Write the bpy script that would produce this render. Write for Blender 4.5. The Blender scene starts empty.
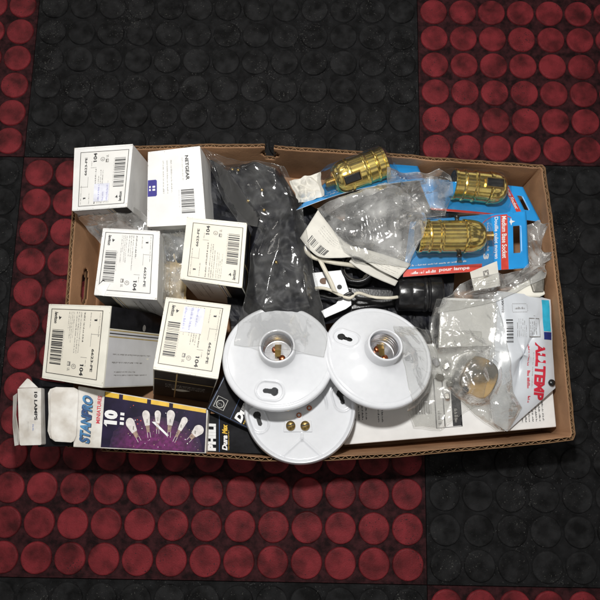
import bpy, bmesh, math, random
import numpy as np
from mathutils import Vector, noise
from mathutils.bvhtree import BVHTree

random.seed(7)
S = 0.001
scene = bpy.context.scene
COL = scene.collection

# ------------------------------------------------------------------ camera
TILT = math.radians(10.5)
DIST = 0.66
FPX = 650.0
CAM = Vector((0, -DIST*math.sin(TILT), 0.070 + DIST*math.cos(TILT)))
VIEW = Vector((0, math.sin(TILT), -math.cos(TILT)))
UP = Vector((0, math.cos(TILT), math.sin(TILT)))
RIGHT = Vector((1, 0, 0))


def ray(px, py):
    return (RIGHT*((px-300)/FPX) + UP*((300-py)/FPX) + VIEW)


def P(px, py, z):
    """where the photo's pixel column/row falls at real height z (metres)"""
    d = ray(px, py)
    return CAM + d*((z-CAM.z)/d.z)


def on_plane(px, py, O, N):
    d = ray(px, py)
    return CAM + d*((O-CAM).dot(N)/d.dot(N))


cd = bpy.data.cameras.new('camera')
cam = bpy.data.objects.new('camera', cd)
COL.objects.link(cam)
cam.location = CAM
cam.rotation_euler = (TILT, 0, 0)
cd.sensor_width = 36
cd.lens = 36*FPX/600
cd.clip_start = 0.01
cd.clip_end = 50
scene.camera = cam


# --------------------------------------------------------------- materials
def nodes(name):
    m = bpy.data.materials.new(name)
    m.use_nodes = True
    nt = m.node_tree
    return m, nt, nt.nodes['Principled BSDF']


def M(name, col, rough=.5, metal=0., var=.12, scale=120., bump=0., bscale=400., spec=.5, coat=0., col2=None, lo=.35, hi=.65, detail=4, speck=None):
    m, nt, b = nodes(name)
    N, L = nt.nodes, nt.links
    tc = N.new('ShaderNodeTexCoord')
    n = N.new('ShaderNodeTexNoise')
    n.inputs['Scale'].default_value = scale
    n.inputs['Detail'].default_value = detail
    L.new(tc.outputs['Object'], n.inputs['Vector'])
    r = N.new('ShaderNodeValToRGB')
    r.color_ramp.elements[0].position = lo
    r.color_ramp.elements[1].position = hi
    a = [c*(1-var) for c in col]
    c2 = col2 if col2 else [min(1, c*(1+var)) for c in col]
    r.color_ramp.elements[0].color = (*a, 1)
    r.color_ramp.elements[1].color = (*c2, 1)
    L.new(n.outputs['Fac'], r.inputs['Fac'])
    L.new(r.outputs['Color'], b.inputs['Base Color'])
    if speck:        # grit and lint lying on the surface
        vo = N.new('ShaderNodeTexNoise')
        vo.inputs['Scale'].default_value = 620
        vo.inputs['Detail'].default_value = 2
        L.new(tc.outputs['Object'], vo.inputs['Vector'])
        big = N.new('ShaderNodeTexNoise')
        big.inputs['Scale'].default_value = 22
        big.inputs['Detail'].default_value = 3
        L.new(tc.outputs['Object'], big.inputs['Vector'])
        ad = N.new('ShaderNodeMath'); ad.operation = 'MULTIPLY_ADD'
        ad.inputs[1].default_value = .35
        L.new(big.outputs['Fac'], ad.inputs[0]); L.new(vo.outputs['Fac'], ad.inputs[2])
        mr = N.new('ShaderNodeMapRange')
        mr.inputs['From Min'].default_value = .86
        mr.inputs['From Max'].default_value = .90
        L.new(ad.outputs[0], mr.inputs['Value'])
        mx = N.new('ShaderNodeMix'); mx.data_type = 'RGBA'
        L.new(mr.outputs['Result'], mx.inputs['Factor'])
        L.new(r.outputs['Color'], mx.inputs['A'])
        mx.inputs['B'].default_value = (*speck, 1)
        L.new(mx.outputs['Result'], b.inputs['Base Color'])
    b.inputs['Roughness'].default_value = rough
    b.inputs['Metallic'].default_value = metal
    b.inputs['Specular IOR Level'].default_value = spec
    b.inputs['Coat Weight'].default_value = coat
    if bump:
        n2 = N.new('ShaderNodeTexNoise')
        n2.inputs['Scale'].default_value = bscale
        n2.inputs['Detail'].default_value = 5
        L.new(tc.outputs['Object'], n2.inputs['Vector'])
        bp = N.new('ShaderNodeBump')
        bp.inputs['Strength'].default_value = bump
        bp.inputs['Distance'].default_value = 0.001
        L.new(n2.outputs['Fac'], bp.inputs['Height'])
        L.new(bp.outputs['Normal'], b.inputs['Normal'])
    return m


def film(name, milk=.08, gloss=1.0, tint=(.96, .96, .95), rough=.12, bscale=60., bump=.5, milkcol=(.8, .8, .78), base=.03):
    """thin clear polythene: see-through, glossy, a little milky, finely creased"""
    m = bpy.data.materials.new(name)
    m.use_nodes = True
    nt = m.node_tree
    N, L = nt.nodes, nt.links
    N.remove(N['Principled BSDF'])
    out = N['Material Output']
    tr = N.new('ShaderNodeBsdfTransparent')
    tr.inputs['Color'].default_value = (*tint, 1)
    gl = N.new('ShaderNodeBsdfGlossy')
    gl.inputs['Roughness'].default_value = rough
    gl.inputs['Color'].default_value = (1, 1, 1, 1)
    df = N.new('ShaderNodeBsdfDiffuse')
    df.inputs['Color'].default_value = (*milkcol, 1)
    fr = N.new('ShaderNodeLayerWeight')
    fr.inputs['Blend'].default_value = .32
    mul = N.new('ShaderNodeMath'); mul.operation = 'MULTIPLY_ADD'
    mul.inputs[1].default_value = gloss
    mul.inputs[2].default_value = base
    mul.use_clamp = True
    mx = N.new('ShaderNodeMixShader')
    mx2 = N.new('ShaderNodeMixShader')
    tc = N.new('ShaderNodeTexCoord')
    no = N.new('ShaderNodeTexNoise')
    no.inputs['Scale'].default_value = bscale
    no.inputs['Detail'].default_value = 6
    no.inputs['Distortion'].default_value = .8
    bp = N.new('ShaderNodeBump')
    bp.inputs['Strength'].default_value = bump
    bp.inputs['Distance'].default_value = .003
    L.new(tc.outputs['Object'], no.inputs['Vector'])
    L.new(no.outputs['Fac'], bp.inputs['Height'])
    for s in (gl, fr):
        L.new(bp.outputs['Normal'], s.inputs['Normal'])
    # milkiness varies over the film
    n3 = N.new('ShaderNodeTexNoise')
    n3.inputs['Scale'].default_value = 45
    n3.inputs['Detail'].default_value = 5
    L.new(tc.outputs['Object'], n3.inputs['Vector'])
    mr = N.new('ShaderNodeMapRange')
    mr.inputs['From Min'].default_value = .35
    mr.inputs['From Max'].default_value = .7
    mr.inputs['To Min'].default_value = milk*.35
    mr.inputs['To Max'].default_value = milk*1.8
    L.new(n3.outputs['Fac'], mr.inputs['Value'])
    L.new(mr.outputs['Result'], mx.inputs['Fac'])
    L.new(tr.outputs[0], mx.inputs[1])
    L.new(df.outputs[0], mx.inputs[2])
    L.new(fr.outputs['Fresnel'], mul.inputs[0])
    L.new(mul.outputs[0], mx2.inputs['Fac'])
    L.new(mx.outputs[0], mx2.inputs[1])
    L.new(gl.outputs[0], mx2.inputs[2])
    L.new(mx2.outputs[0], out.inputs['Surface'])
    return m


m_black_rub = M('black_rubber', (.0085, .0085, .009), .75, speck=(.05, .05, .048), var=.5, scale=90, bump=.35, bscale=900, spec=.12)
m_black_dot = M('black_rubber_dot', (.0115, .0115, .012), .7, speck=(.06, .06, .055), var=.6, scale=70, bump=.4, bscale=700, spec=.10, detail=12)
m_red_rub = M('red_rubber', (.018, .007, .008), .7, speck=(.012, .008, .008), var=.45, scale=140, bump=.4, bscale=900, spec=.1, col2=(.042, .012, .014), detail=10)
m_red_dot = M('red_rubber_dot', (.080, .011, .013), .55, speck=(.03, .012, .014), var=.45, scale=55, bump=.4, bscale=700, spec=.15, col2=(.190, .020, .026), lo=.30, hi=.64, detail=12)
m_seam = M('mat_seam', (.12, .015, .02), .6)
m_kraft = M('kraft_cardboard', (.33, .185, .102), .8, var=.3, scale=16, bump=.25, bscale=500, spec=.15)
m_kraft_out = M('kraft_outer', (.20, .115, .06), .8, var=.15, scale=40, spec=.15)
m_flute = M('kraft_fluting', (.25, .16, .09), .9, var=.3, scale=300, spec=.1)
m_white = M('white_card', (.79, .785, .77), .45, var=.05, scale=50, bump=.2, bscale=90, spec=.35)
m_cream = M('cream_card', (.79, .77, .68), .5, var=.05, scale=50, bump=.08, bscale=120, spec=.3)
m_label = M('label_paper', (.76, .72, .62), .5, var=.03, scale=50, spec=.3)
m_labelw = M('label_paper_white', (.77, .76, .73), .5, var=.03, scale=50, spec=.3)
m_ink = M('black_ink', (.022, .022, .024), .5, var=.2, scale=500)
m_inkg = M('grey_ink', (.19, .18, .17), .5, var=.35, scale=900)
m_inkl = M('light_grey_ink', (.40, .39, .36), .5, var=.2, scale=900)
m_gold_ink = M('gold_ink', (.50, .37, .14), .35, metal=.3)
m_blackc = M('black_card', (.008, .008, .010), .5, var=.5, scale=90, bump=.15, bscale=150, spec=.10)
m_greys = M('grey_print', (.60, .60, .62), .35, var=.08, scale=30, bump=.1, bscale=60)
m_bluep = M('blue_patch', (.03, .022, .24), .4)
m_ceramic = M('white_porcelain', (.70, .715, .745), .15, var=.015, scale=200, spec=.5, coat=.2, bump=.02, bscale=200)
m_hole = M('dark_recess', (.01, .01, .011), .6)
m_alum = M('aluminium_shell', (.72, .72, .74), .28, metal=1, var=.1, scale=300)
m_copper = M('copper_contact', (.50, .16, .07), .3, metal=1)
m_brass = M('polished_brass', (1.0, .73, .22), .19, metal=1, var=.10, scale=160, bump=.03, bscale=260)
m_brass_d = M('dull_brass', (.48, .33, .12), .32, metal=1)
m_card_blue = M('blue_card', (.02, .30, .72), .3, var=.10, scale=40, spec=.5)
m_card_back = M('white_card_back', (.6, .62, .66), .5)
m_red_ink = M('red_ink', (.62, .055, .035), .4, var=.1)
m_wht_ink = M('white_ink', (.8, .8, .8), .45, var=.03)
m_palered = M('crimson_ink', (.58, .02, .045), .45, var=.1)
m_bake = M('black_phenolic', (.010, .010, .011), .26, var=.3, scale=150, bump=.12, bscale=500, spec=.6)
m_wirew = M('cream_wire', (.62, .58, .48), .45, var=.06)
m_paper = M('white_paper', (.68, .66, .60), .7, var=.06, scale=70, bump=.15, bscale=300, spec=.2)
m_zinc = M('white_metal', (.52, .53, .54), .35, metal=.0, var=.08, scale=60, spec=.6)
m_tan = M('plate_metal', (.12, .11, .09), .5, metal=0, var=.1, scale=24, bump=.12, bscale=300, col2=(.50, .32, .12), lo=.42, hi=.56)  # tan patches paint a golden reflection onto the grey
m_greymet = M('grey_metal', (.22, .21, .185), .42, metal=.5, var=.2, scale=90, bump=.2, bscale=300)
m_cyan = M('cyan_print', (.03, .42, .62), .35)
m_navy = M('navy_print', (.015, .03, .18), .35)
m_pouch = M('pale_poly_pouch', (.60, .63, .67), .25, var=.05, scale=40, bump=.3, bscale=70, spec=.5)
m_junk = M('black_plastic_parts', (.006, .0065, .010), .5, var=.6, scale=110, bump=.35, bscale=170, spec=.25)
m_purple = M('purple_print', (.013, .008, .032), .45, var=.4, scale=60, spec=.15)
m_yellow = M('yellow_print', (.72, .44, .012), .4)
m_stan = M('blue_gradient_print', (.03, .12, .42), .4, var=.6, scale=60, col2=(.10, .35, .62))
m_mag = [M('magenta_print', (.014+.0135*k, .009+.0006*k, .034+.0075*k), .4, var=.35, scale=300, spec=.25) for k in range(1, 9)]
m_bulb = M('bulb_print', (.66, .62, .60), .35, var=.15, scale=300)
m_bulbb = M('bulb_base_print', (.30, .20, .15), .4, var=.4, scale=400)
m_worn = M('worn_white_card', (.68, .63, .56), .6, var=.18, scale=70, bump=.2, bscale=200, col2=(.76, .74, .70))
m_tanp = M('tan_paper_scrap', (.50, .38, .20), .7, var=.2)
m_darkglass = M('dark_blue_foil', (.03, .05, .08), .2, metal=.6, var=.6, scale=120, bump=.8, bscale=90)
f_clear = film('clear_polythene', .20, .55, tint=(.86, .86, .855), rough=.09, bscale=60, bump=.6)
f_milky = film('milky_polythene', .26, .50, tint=(.87, .87, .86), rough=.09, bscale=50, bump=.6)
f_tight = film('tight_polythene', .035, .22, tint=(.88, .88, .875), rough=.10, bscale=38, bump=.35, base=.015)
f_thin = film('thin_polythene', .05, .38, tint=(.93, .93, .92), rough=.07, bscale=60, bump=.6)
f_blister = film('blister_plastic', .015, .35, tint=(.97, .97, .97), rough=.04, bscale=30, bump=.12, base=.01)

# --------------------------------------------------------------- mesh tools
REG = []       # world-space polygons of everything solid, for laying film over


class MB:
    def __init__(s):
        s.V, s.F, s.I, s.SM = [], [], [], []

    def add(s, V, F, mi=0, smooth=False):
        o = len(s.V)
        s.V += [Vector(v) for v in V]
        for k, f in enumerate(F):
            s.F.append(tuple(i+o for i in f))
            s.I.append(mi[k] if isinstance(mi, list) else mi)
            s.SM.append(smooth)
        return s

    def build(s, name, mats, parent=None, reg=True, solid=0, bevel=0, label=None, crisp=False):
        if not isinstance(mats, (list, tuple)):
            mats = [mats]
        org = Vector((0, 0, 0))
        if parent is None and s.V:
            n = len(s.V)
            org = Vector((sum(v.x for v in s.V)/n, sum(v.y for v in s.V)/n, min(v.z for v in s.V)))
        elif parent is not None:
            p = parent
            while p is not None:
                org = org + p.location
                p = p.parent
        me = bpy.data.meshes.new(name)
        me.from_pydata([v-org for v in s.V], [], s.F)
        for m in mats:
            me.materials.append(m)
        me.polygons.foreach_set('material_index', s.I)
        me.polygons.foreach_set('use_smooth', s.SM)
        me.update()
        ob = bpy.data.objects.new(name, me)
        COL.objects.link(ob)
        if parent is None:
            ob.location = org
        else:
            ob.parent = parent
        if solid:
            md = ob.modifiers.new('solid', 'SOLIDIFY')
            md.thickness = solid
            md.offset = 0
        if crisp:
            md = ob.modifiers.new('crisp', 'EDGE_SPLIT')
            md.split_angle = math.radians(28)
        if bevel:
            md = ob.modifiers.new('bevel', 'BEVEL')
            md.width = bevel
            md.segments = 2
            md.limit_method = 'ANGLE'
        if reg:
            REG.append(([v.copy() for v in s.V], list(s.F)))
        if label:
            ob['label'] = label
        return ob


def thing(name, label, cat, loc, group=None):
    o = bpy.data.objects.new(name, None)
    o.empty_display_size = .01
    COL.objects.link(o)
    o.location = loc
    tag(o, label, cat, group)
    return o


def tag(o, label, cat, group=None):
    o['label'] = label
    o['category'] = cat
    if group:
        o['group'] = group
    return o


def frame(axis):
    a = Vector(axis).normalized()
    t = Vector((0, 0, 1)) if abs(a.z) < .9 else Vector((1, 0, 0))
    x = a.cross(t).normalized()
    y = a.cross(x).normalized()
    return x, y, a


def lathe(prof, O, axis, n=40, mod=None):
    """prof: list of (radius, along) in mm"""
    x, y, a = frame(axis)
    O = Vector(O)
    V, F = [], []
    for (r, t) in prof:
        for k in range(n):
            th = 2*math.pi*k/n
            rr = r + (mod(th, t) if mod else 0)
            V.append(O + a*(t*S) + (x*math.cos(th) + y*math.sin(th))*(rr*S))
    for j in range(len(prof)-1):
        for k in range(n):
            k2 = (k+1) % n
            F.append((j*n+k, j*n+k2, (j+1)*n+k2, (j+1)*n+k))
    return V, F


def tube(pts, r, n=10, caps=True):
    pts = smooth_path([Vector(p) for p in pts])
    V, F = [], []
    for i, p in enumerate(pts):
        d = (pts[min(i+1, len(pts)-1)] - pts[max(i-1, 0)])
        x, y, a = frame(d)
        for k in range(n):
            th = 2*math.pi*k/n
            V.append(p + (x*math.cos(th)+y*math.sin(th))*r*S)
    for j in range(len(pts)-1):
        for k in range(n):
            k2 = (k+1) % n
            F.append((j*n+k, j*n+k2, (j+1)*n+k2, (j+1)*n+k))
    if caps:
        F.append(tuple(range(n)))
        F.append(tuple((len(pts)-1)*n+k for k in range(n)))
    return V, F


def smooth_path(p, k=6):
    """Catmull-Rom"""
    out = []
    n = len(p)
    for i in range(n-1):
        a, b, c, d = p[max(i-1, 0)], p[i], p[i+1], p[min(i+2, n-1)]
        for j in range(k):
            t = j/k
            out.append(.5*((2*b) + (c-a)*t + (2*a-5*b+4*c-d)*t*t + (3*b-a-3*c+d)*t**3))
    out.append(p[-1])
    return out


def slab(pts, th, down=Vector((0, 0, -1))):
    """extruded polygon; pts world (top face), th metres"""
    n = len(pts)
    V = [Vector(p) for p in pts] + [Vector(p)+down*th for p in pts]
    F = [tuple(range(n)), tuple(reversed(range(n, 2*n)))]
    for i in range(n):
        j = (i+1) % n
        F.append((i, n+i, n+j, j))
    return V, F


def boxf(O, ux, uy, uz):
    V = [O, O+ux, O+ux+uy, O+uy]
    V += [v+uz for v in V]
    return V, [(0, 1, 2, 3), (7, 6, 5, 4), (0, 4, 5, 1), (1, 5, 6, 2), (2, 6, 7, 3), (3, 7, 4, 0)]


# --------------------------------------------------------------- printing
_tc = {}


def glyphs(body, bold=0., shear=0.):
    key = (body, bold, shear)
    if key in _tc:
        return _tc[key]
    cu = bpy.data.curves.new('tmp', 'FONT')
    cu.body = body
    cu.size = 1
    cu.offset = bold
    cu.shear = shear
    cu.resolution_u = 3
    ob = bpy.data.objects.new('tmp', cu)
    me = ob.to_mesh()
    V = [(v.co.x, v.co.y) for v in me.vertices]
    F = [tuple(p.vertices) for p in me.polygons]
    ob.to_mesh_clear()
    bpy.data.objects.remove(ob)
    bpy.data.curves.remove(cu)
    x0 = min(v[0] for v in V); x1 = max(v[0] for v in V)
    y0 = min(v[1] for v in V); y1 = max(v[1] for v in V)
    V = [((x-x0)/(x1-x0), (y-y0)/(y1-y0)) for x, y in V]
    _tc[key] = (V, F, (x1-x0)/(y1-y0))
    return _tc[key]


PI = math.pi
m_rub = M('rubbed_board', (.46, .41, .34), .8, var=.25, scale=400)


class Print:
    """flat ink on a face. fn(u, v, off) -> world, u and v in 0..1"""
    def __init__(s, fn):
        s.fn = fn
        s.mb = MB()
        s.mats = []

    def mi(s, m):
        if m not in s.mats:
            s.mats.append(m)
        return s.mats.index(m)

    def poly(s, pts, m, lay=1):
        s.mb.add([s.fn(u, v, lay*.00012) for u, v in pts], [tuple(range(len(pts)))], s.mi(m))

    def rect(s, u0, v0, u1, v1, m, lay=1):
        s.poly([(u0, v0), (u1, v0), (u1, v1), (u0, v1)], m, lay)

    def frame(s, u0, v0, u1, v1, t, m, lay=1, asp=1.):
        tv = t*asp
        s.rect(u0, v0, u1, v0+tv, m, lay); s.rect(u0, v1-tv, u1, v1, m, lay)
        s.rect(u0, v0+tv, u0+t, v1-tv, m, lay); s.rect(u1-t, v0+tv, u1, v1-tv, m, lay)

    def text(s, body, u0, v0, u1, v1, m, lay=2, bold=.02, rot=0, shear=0.):
        """fill box u0..u1, v0..v1 with the words; rot=1 reads up (+v), rot=-1 reads down"""
        V, F, _ = glyphs(body, bold, shear)
        W = []
        for x, y in V:
            if rot == 0:
                a, b = x, y
            elif rot == 1:
                a, b = 1-y, x
            elif rot == -1:
                a, b = y, 1-x
            else:
                a, b = 1-x, 1-y
            W.append(s.fn(u0+(u1-u0)*a, v0+(v1-v0)*b, lay*.00012))
        s.mb.add(W, F, s.mi(m))

    def lines(s, u0, v0, u1, v1, n, m, lay=1, frac=.42, vert=False, rag=True):
        """rows of unreadably small type"""
        cw = .0115
        for i in range(n):
            a = v0+(v1-v0)*i/n if not vert else u0+(u1-u0)*i/n
            h = ((v1-v0) if not vert else (u1-u0))/n*frac
            p = u0 if not vert else v0
            end = (u1 if not vert else v1)
            if rag and random.random() < .4:
                end = p + (end-p)*random.uniform(.55, .95)
            left = random.randint(3, 9)
            while p + cw*.6 < end:
                if left == 0:
                    left = random.randint(2, 10)
                    p += cw*.8
                    continue
                left -= 1
                hh = h*random.choice((.55, .55, .8, 1))
                w = cw*random.choice((.25, .5, .6, .65))
                if vert:
                    s.rect(a, p, a+hh, p+w, m, lay)
                else:
                    s.rect(p, a, p+w, a+hh, m, lay)
                p += cw*.85

    def flag(s, u0, v0, u1, v1, m, lay=2, rot=0):
        """the little upstroke of a figure one"""
        if rot == 0:
            s.poly([(u0-.7*(u1-u0), v1-.25*(v1-v0)), (u0+.02*(u1-u0), v1-.22*(v1-v0)), (u0+.3*(u1-u0), v1), (u0, v1)], m, lay)
        else:
            s.poly([(u0+.25*(u1-u0), v0-.8*(v1-v0)), (u0+.22*(u1-u0), v0), (u0, v0+.3*(v1-v0)), (u0, v0)], m, lay)

    def wear(s, n, m, lay=3, a=1.):
        for _ in range(n):
            e = random.random()**2.5*.025
            t = random.choice((random.random(), random.random()**4*.2, 1-random.random()**4*.2))
            u, v = random.choice(((t, e), (t, 1-e), (e, t), (1-e, t)))
            r = random.uniform(.001, .006)*a
            s.poly([(min(1, max(0, u+r*random.uniform(.5, 1.5)*math.cos(k*PI/3))), min(1, max(0, v+r*random.uniform(.5, 1.5)*math.sin(k*PI/3)))) for k in range(6)], m, lay)

    def bars(s, u0, v0, u1, v1, m, n=26, lay=2, seed=3, vert=False):
        r = random.Random(seed)
        ws = [r.choice([1, 1, 2, 3]) for _ in range(n*2)]
        tot = sum(ws)
        p = 0
        for i, w in enumerate(ws):
            if i % 2 == 0:
                if vert:
                    s.rect(u0, v0+(v1-v0)*p/tot, u1, v0+(v1-v0)*(p+w)/tot, m, lay)
                else:
                    s.rect(u0+(u1-u0)*p/tot, v0, u0+(u1-u0)*(p+w)/tot, v1, m, lay)
            p += w

    def circle(s, u, v, ru, rv, m, lay=1, n=18, ring=0):
        if ring:
            for k in range(n):
                a, b = 2*math.pi*k/n, 2*math.pi*(k+1)/n
                q = 1-ring
                s.poly([(u+ru*math.cos(a), v+rv*math.sin(a)), (u+ru*math.cos(b), v+rv*math.sin(b)),
                        (u+q*ru*math.cos(b), v+q*rv*math.sin(b)), (u+q*ru*math.cos(a), v+q*rv*math.sin(a))], m, lay)
        else:
            s.poly([(u+ru*math.cos(2*math.pi*k/n), v+rv*math.sin(2*math.pi*k/n)) for k in range(n)], m, lay)

    def build(s, name, parent, label=None):
        for ch in parent.children:      # ink belongs to the board it is printed on
            if ch.name.split('.')[0] in ('carton_body', 'backing_card', 'pouch_film', 'leaflet_sheet', 'tag_sheet'):
                parent = ch
                break
        if s.mb.V:
            return s.mb.build(name, s.mats, parent, reg=False, label=label)


def quad_fn(c00, c10, c11, c01, N):
    c00, c10, c11, c01 = map(Vector, (c00, c10, c11, c01))

    def fn(u, v, off=0.):
        return (c00*(1-u)*(1-v) + c10*u*(1-v) + c11*u*v + c01*(1-u)*v) + N*off
    return fn


# =================================================================== FLOOR
def build_floor():
    zb = 0.0
    o = P(24, 157, zb)          # corner shared by four mat tiles
    pit = (P(420, 170, zb)-o).length/13.12
    tile = pit*13.12
    ang = math.radians(-1.0)
    ex = Vector((math.cos(ang), math.sin(ang), 0)); ey = Vector((-ex.y, ex.x, 0))
    for (red, nm) in ((True, 'floor'), (False, 'floor')):
        mb = MB()
        for i in range(-2, 3):
            for j in range(-2, 3):
                if ((i+j) % 2 == 1) != red:
                    continue
                a = o + ex*(i*tile) + ey*(j*tile)
                g = .0004
                V, F = boxf(a+ex*g+ey*g-Vector((0, 0, .004)), ex*(tile-2*g), ey*(tile-2*g), Vector((0, 0, .004)))
                mb.add(V, F, 0)
                mb.add([a+ex*g*2+ey*g*2+Vector((0, 0, .0006)), a+ex*(tile-2*g)+ey*g*2+Vector((0, 0, .0006)),
                        a+ex*(tile-2*g)+ey*(.0022)+Vector((0, 0, .0006)), a+ex*g*2+ey*.0022+Vector((0, 0, .0006))], [(0, 1, 2, 3)], 0)
                for p in range(13):
                    for q in range(13):
                        c = a + ex*((p+.5)*pit + .06*pit) + ey*((q+.5)*pit+.06*pit)
                        if abs(c.x) > .62 or abs(c.y) > .62:
                            continue
                        R = pit*.455
                        V, F = [], []
                        n = 36
                        for (r, z) in ((R+.0004, .0001), (R, .0012), (R-.0006, .0018), (R-.0014, .0020)):
                            for k in range(n):
                                th = 2*math.pi*k/n
                                V.append(c+Vector((r*math.cos(th), r*math.sin(th), z)))
                        for L in range(3):
                            for k in range(n):
                                k2 = (k+1) % n
                                F.append((L*n+k, L*n+k2, (L+1)*n+k2, (L+1)*n+k))
                        F.append(tuple(3*n+k for k in range(n)))
                        mb.add(V, F, 1)
        ob = mb.build(nm, [m_red_rub, m_red_dot] if red else [m_black_rub, m_black_dot])
        ob['kind'] = 'structure'
    # the ground the tiles lie on, for anything beyond them
    mb = MB()
    V, F = boxf(Vector((-2, -2, -.02)), Vector((4, 0, 0)), Vector((0, 4, 0)), Vector((0, 0, .015)))
    mb.add(V, F)
    g = mb.build('ground', m_black_rub)
    g['kind'] = 'structure'


build_floor()

# ==================================================================== TRAY
ZR = .072
rim_px = [(76, 148), (110, 146), (150, 146), (200, 144), (262, 144), (300, 147.5), (345, 150), (400, 154), (450, 158.5),
          (500, 162), (542, 165), (545, 168), (550, 200), (556, 250), (562, 300), (567, 350), (572, 400), (575, 434), (573, 440),
          (540, 444), (500, 448), (450, 452), (400, 457), (330, 460.5), (262, 461), (225, 458), (160, 454),
          (100, 451), (58, 450), (55, 447), (58, 410), (62, 360), (66, 300), (70, 240), (73, 200), (75, 152)]


def build_tray():
    rim = [P(x, y, ZR) for x, y in rim_px]
    pts, step = [], .0016
    n = len(rim)
    for i in range(n):
        a, b = rim[i], rim[(i+1) % n]
        k = max(1, int((b-a).length/step))
        for j in range(k):
            pts.append(a.lerp(b, j/k))
    n = len(pts)
    # inward normals
    nor = []
    for i in range(n):
        d = pts[(i+4) % n]-pts[(i-4) % n]
        nor.append(Vector((d.y, -d.x, 0)).normalized())
    t = thing('cardboard_tray', 'long shallow brown corrugated cardboard tray holding all the electrical parts', 'cardboard box', Vector((0, 0, 0)))
    NL = 26

    def ztop(p, q):
        z = ZR + .0011*noise.noise(p*60)+.0007*noise.noise(p*230)
        if p.x < -.15 and q[1] > 372 and q[0] < 100:
            z = .048
        return z

    def wall(off, mat_i, mb, j0=0):
        V, keep = [], {}
        proj = []
        for i, p in enumerate(pts):
            r = p-CAM
            k = 1/(r.dot(VIEW))
            q = (300+FPX*r.x*k, 300-FPX*r.dot(UP)*k)
            proj.append(q)
            zt = ztop(p, q)
            for L in range(NL+1):
                f = L/NL
                z = .0045+(zt-.0045)*f
                base = nor[i]*(.006*(1-z/ZR))
                bow = nor[i]*(.0012*noise.noise(Vector((p.x*12, p.y*12, z*20))))*math.sin(math.pi*f)
                V.append(Vector((p.x, p.y, 0)) + nor[i]*off + base + bow + Vector((0, 0, z)))
        F = []
        for i in range(n):
            i2 = (i+1) % n
            x, y = proj[i]
            for L in range(NL):
                zc = (L+.5)/NL
                # carrying slots and the torn notch at the far side
                if y < 170 and abs(x-269) < (4.5+5*max(0, 1-abs(zc-.78)/.12)) and zc > .62:
                    continue
                if y < 170 and 363 < x < 386 and zc > .90:
                    continue
                if x < 90 and ((y-281)/19)**2+((zc-.5)/.12)**2 < 1:
                    continue
                if x > 530 and ((y-302)/19)**2+((zc-.42)/.17)**2 < 1:
                    continue
                F.append((i*(NL+1)+L, i2*(NL+1)+L, i2*(NL+1)+L+1, i*(NL+1)+L+1))
        mb.add(V, F, mat_i, True)
    mo, mi_ = MB(), MB()
    wall(0, 0, mo)
    wall(.0034, 0, mi_)
    mo.build('outer_liner', m_kraft_out, t, solid=.0005)
    mi_.build('inner_liner', m_kraft, t, solid=.0005)
    # fluting between the liners
    fl = MB()
    V, F = [], []
    acc = 0
    seg = []
    for i in range(n):
        a, b = pts[i], pts[(i+1) % n]
        seg.append(acc)
        acc += (b-a).length
    fine = int(acc/.0009)
    k = 0
    for s_ in range(fine):
        d = s_*.0009
        while k < n-1 and seg[k+1] <= d:
            k += 1
        a, b = pts[k], pts[(k+1) % n]
        f = (d-seg[k])/max((b-a).length, 1e-6)
        p = a.lerp(b, f)
        nn = nor[k].lerp(nor[(k+1) % n], f)
        r = p-CAM
        kk = 1/(r.dot(VIEW))
        q = (300+FPX*r.x*kk, 300-FPX*r.dot(UP)*kk)
        zt = ztop(p, q)-.0008-.0006*abs(noise.noise(p*300))
        if q[1] < 170 and (abs(q[0]-269) < 5):
            zt = .045
        if q[1] < 170 and 363 < q[0] < 386:
            zt = .064
        o = .0017+.00145*(.75+.45*noise.noise(p*45))*math.sin(d/.0078*2*math.pi+2.5*noise.noise(p*30))
        for L in range(2):
            z = zt-.010*L
            V.append(Vector((p.x, p.y, z))+nn*(o+.006*(1-z/ZR)))
    for i in range(fine-1):
        F.append((2*i, 2*i+2, 2*i+3, 2*i+1))
    fl.add(V, F)
    fl.build('fluting', m_flute, t, reg=False, solid=.00045)
    base = [Vector((p.x, p.y, 0))+nor[i]*.0058 for i, p in enumerate(pts)][::6]
    fb = MB()
    V, F = slab([b+Vector((0, 0, .006)) for b in base], .004)
    fb.add(V, F)
    fb.build('floor_panel', m_kraft, t)
    return t


build_tray()


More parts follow.
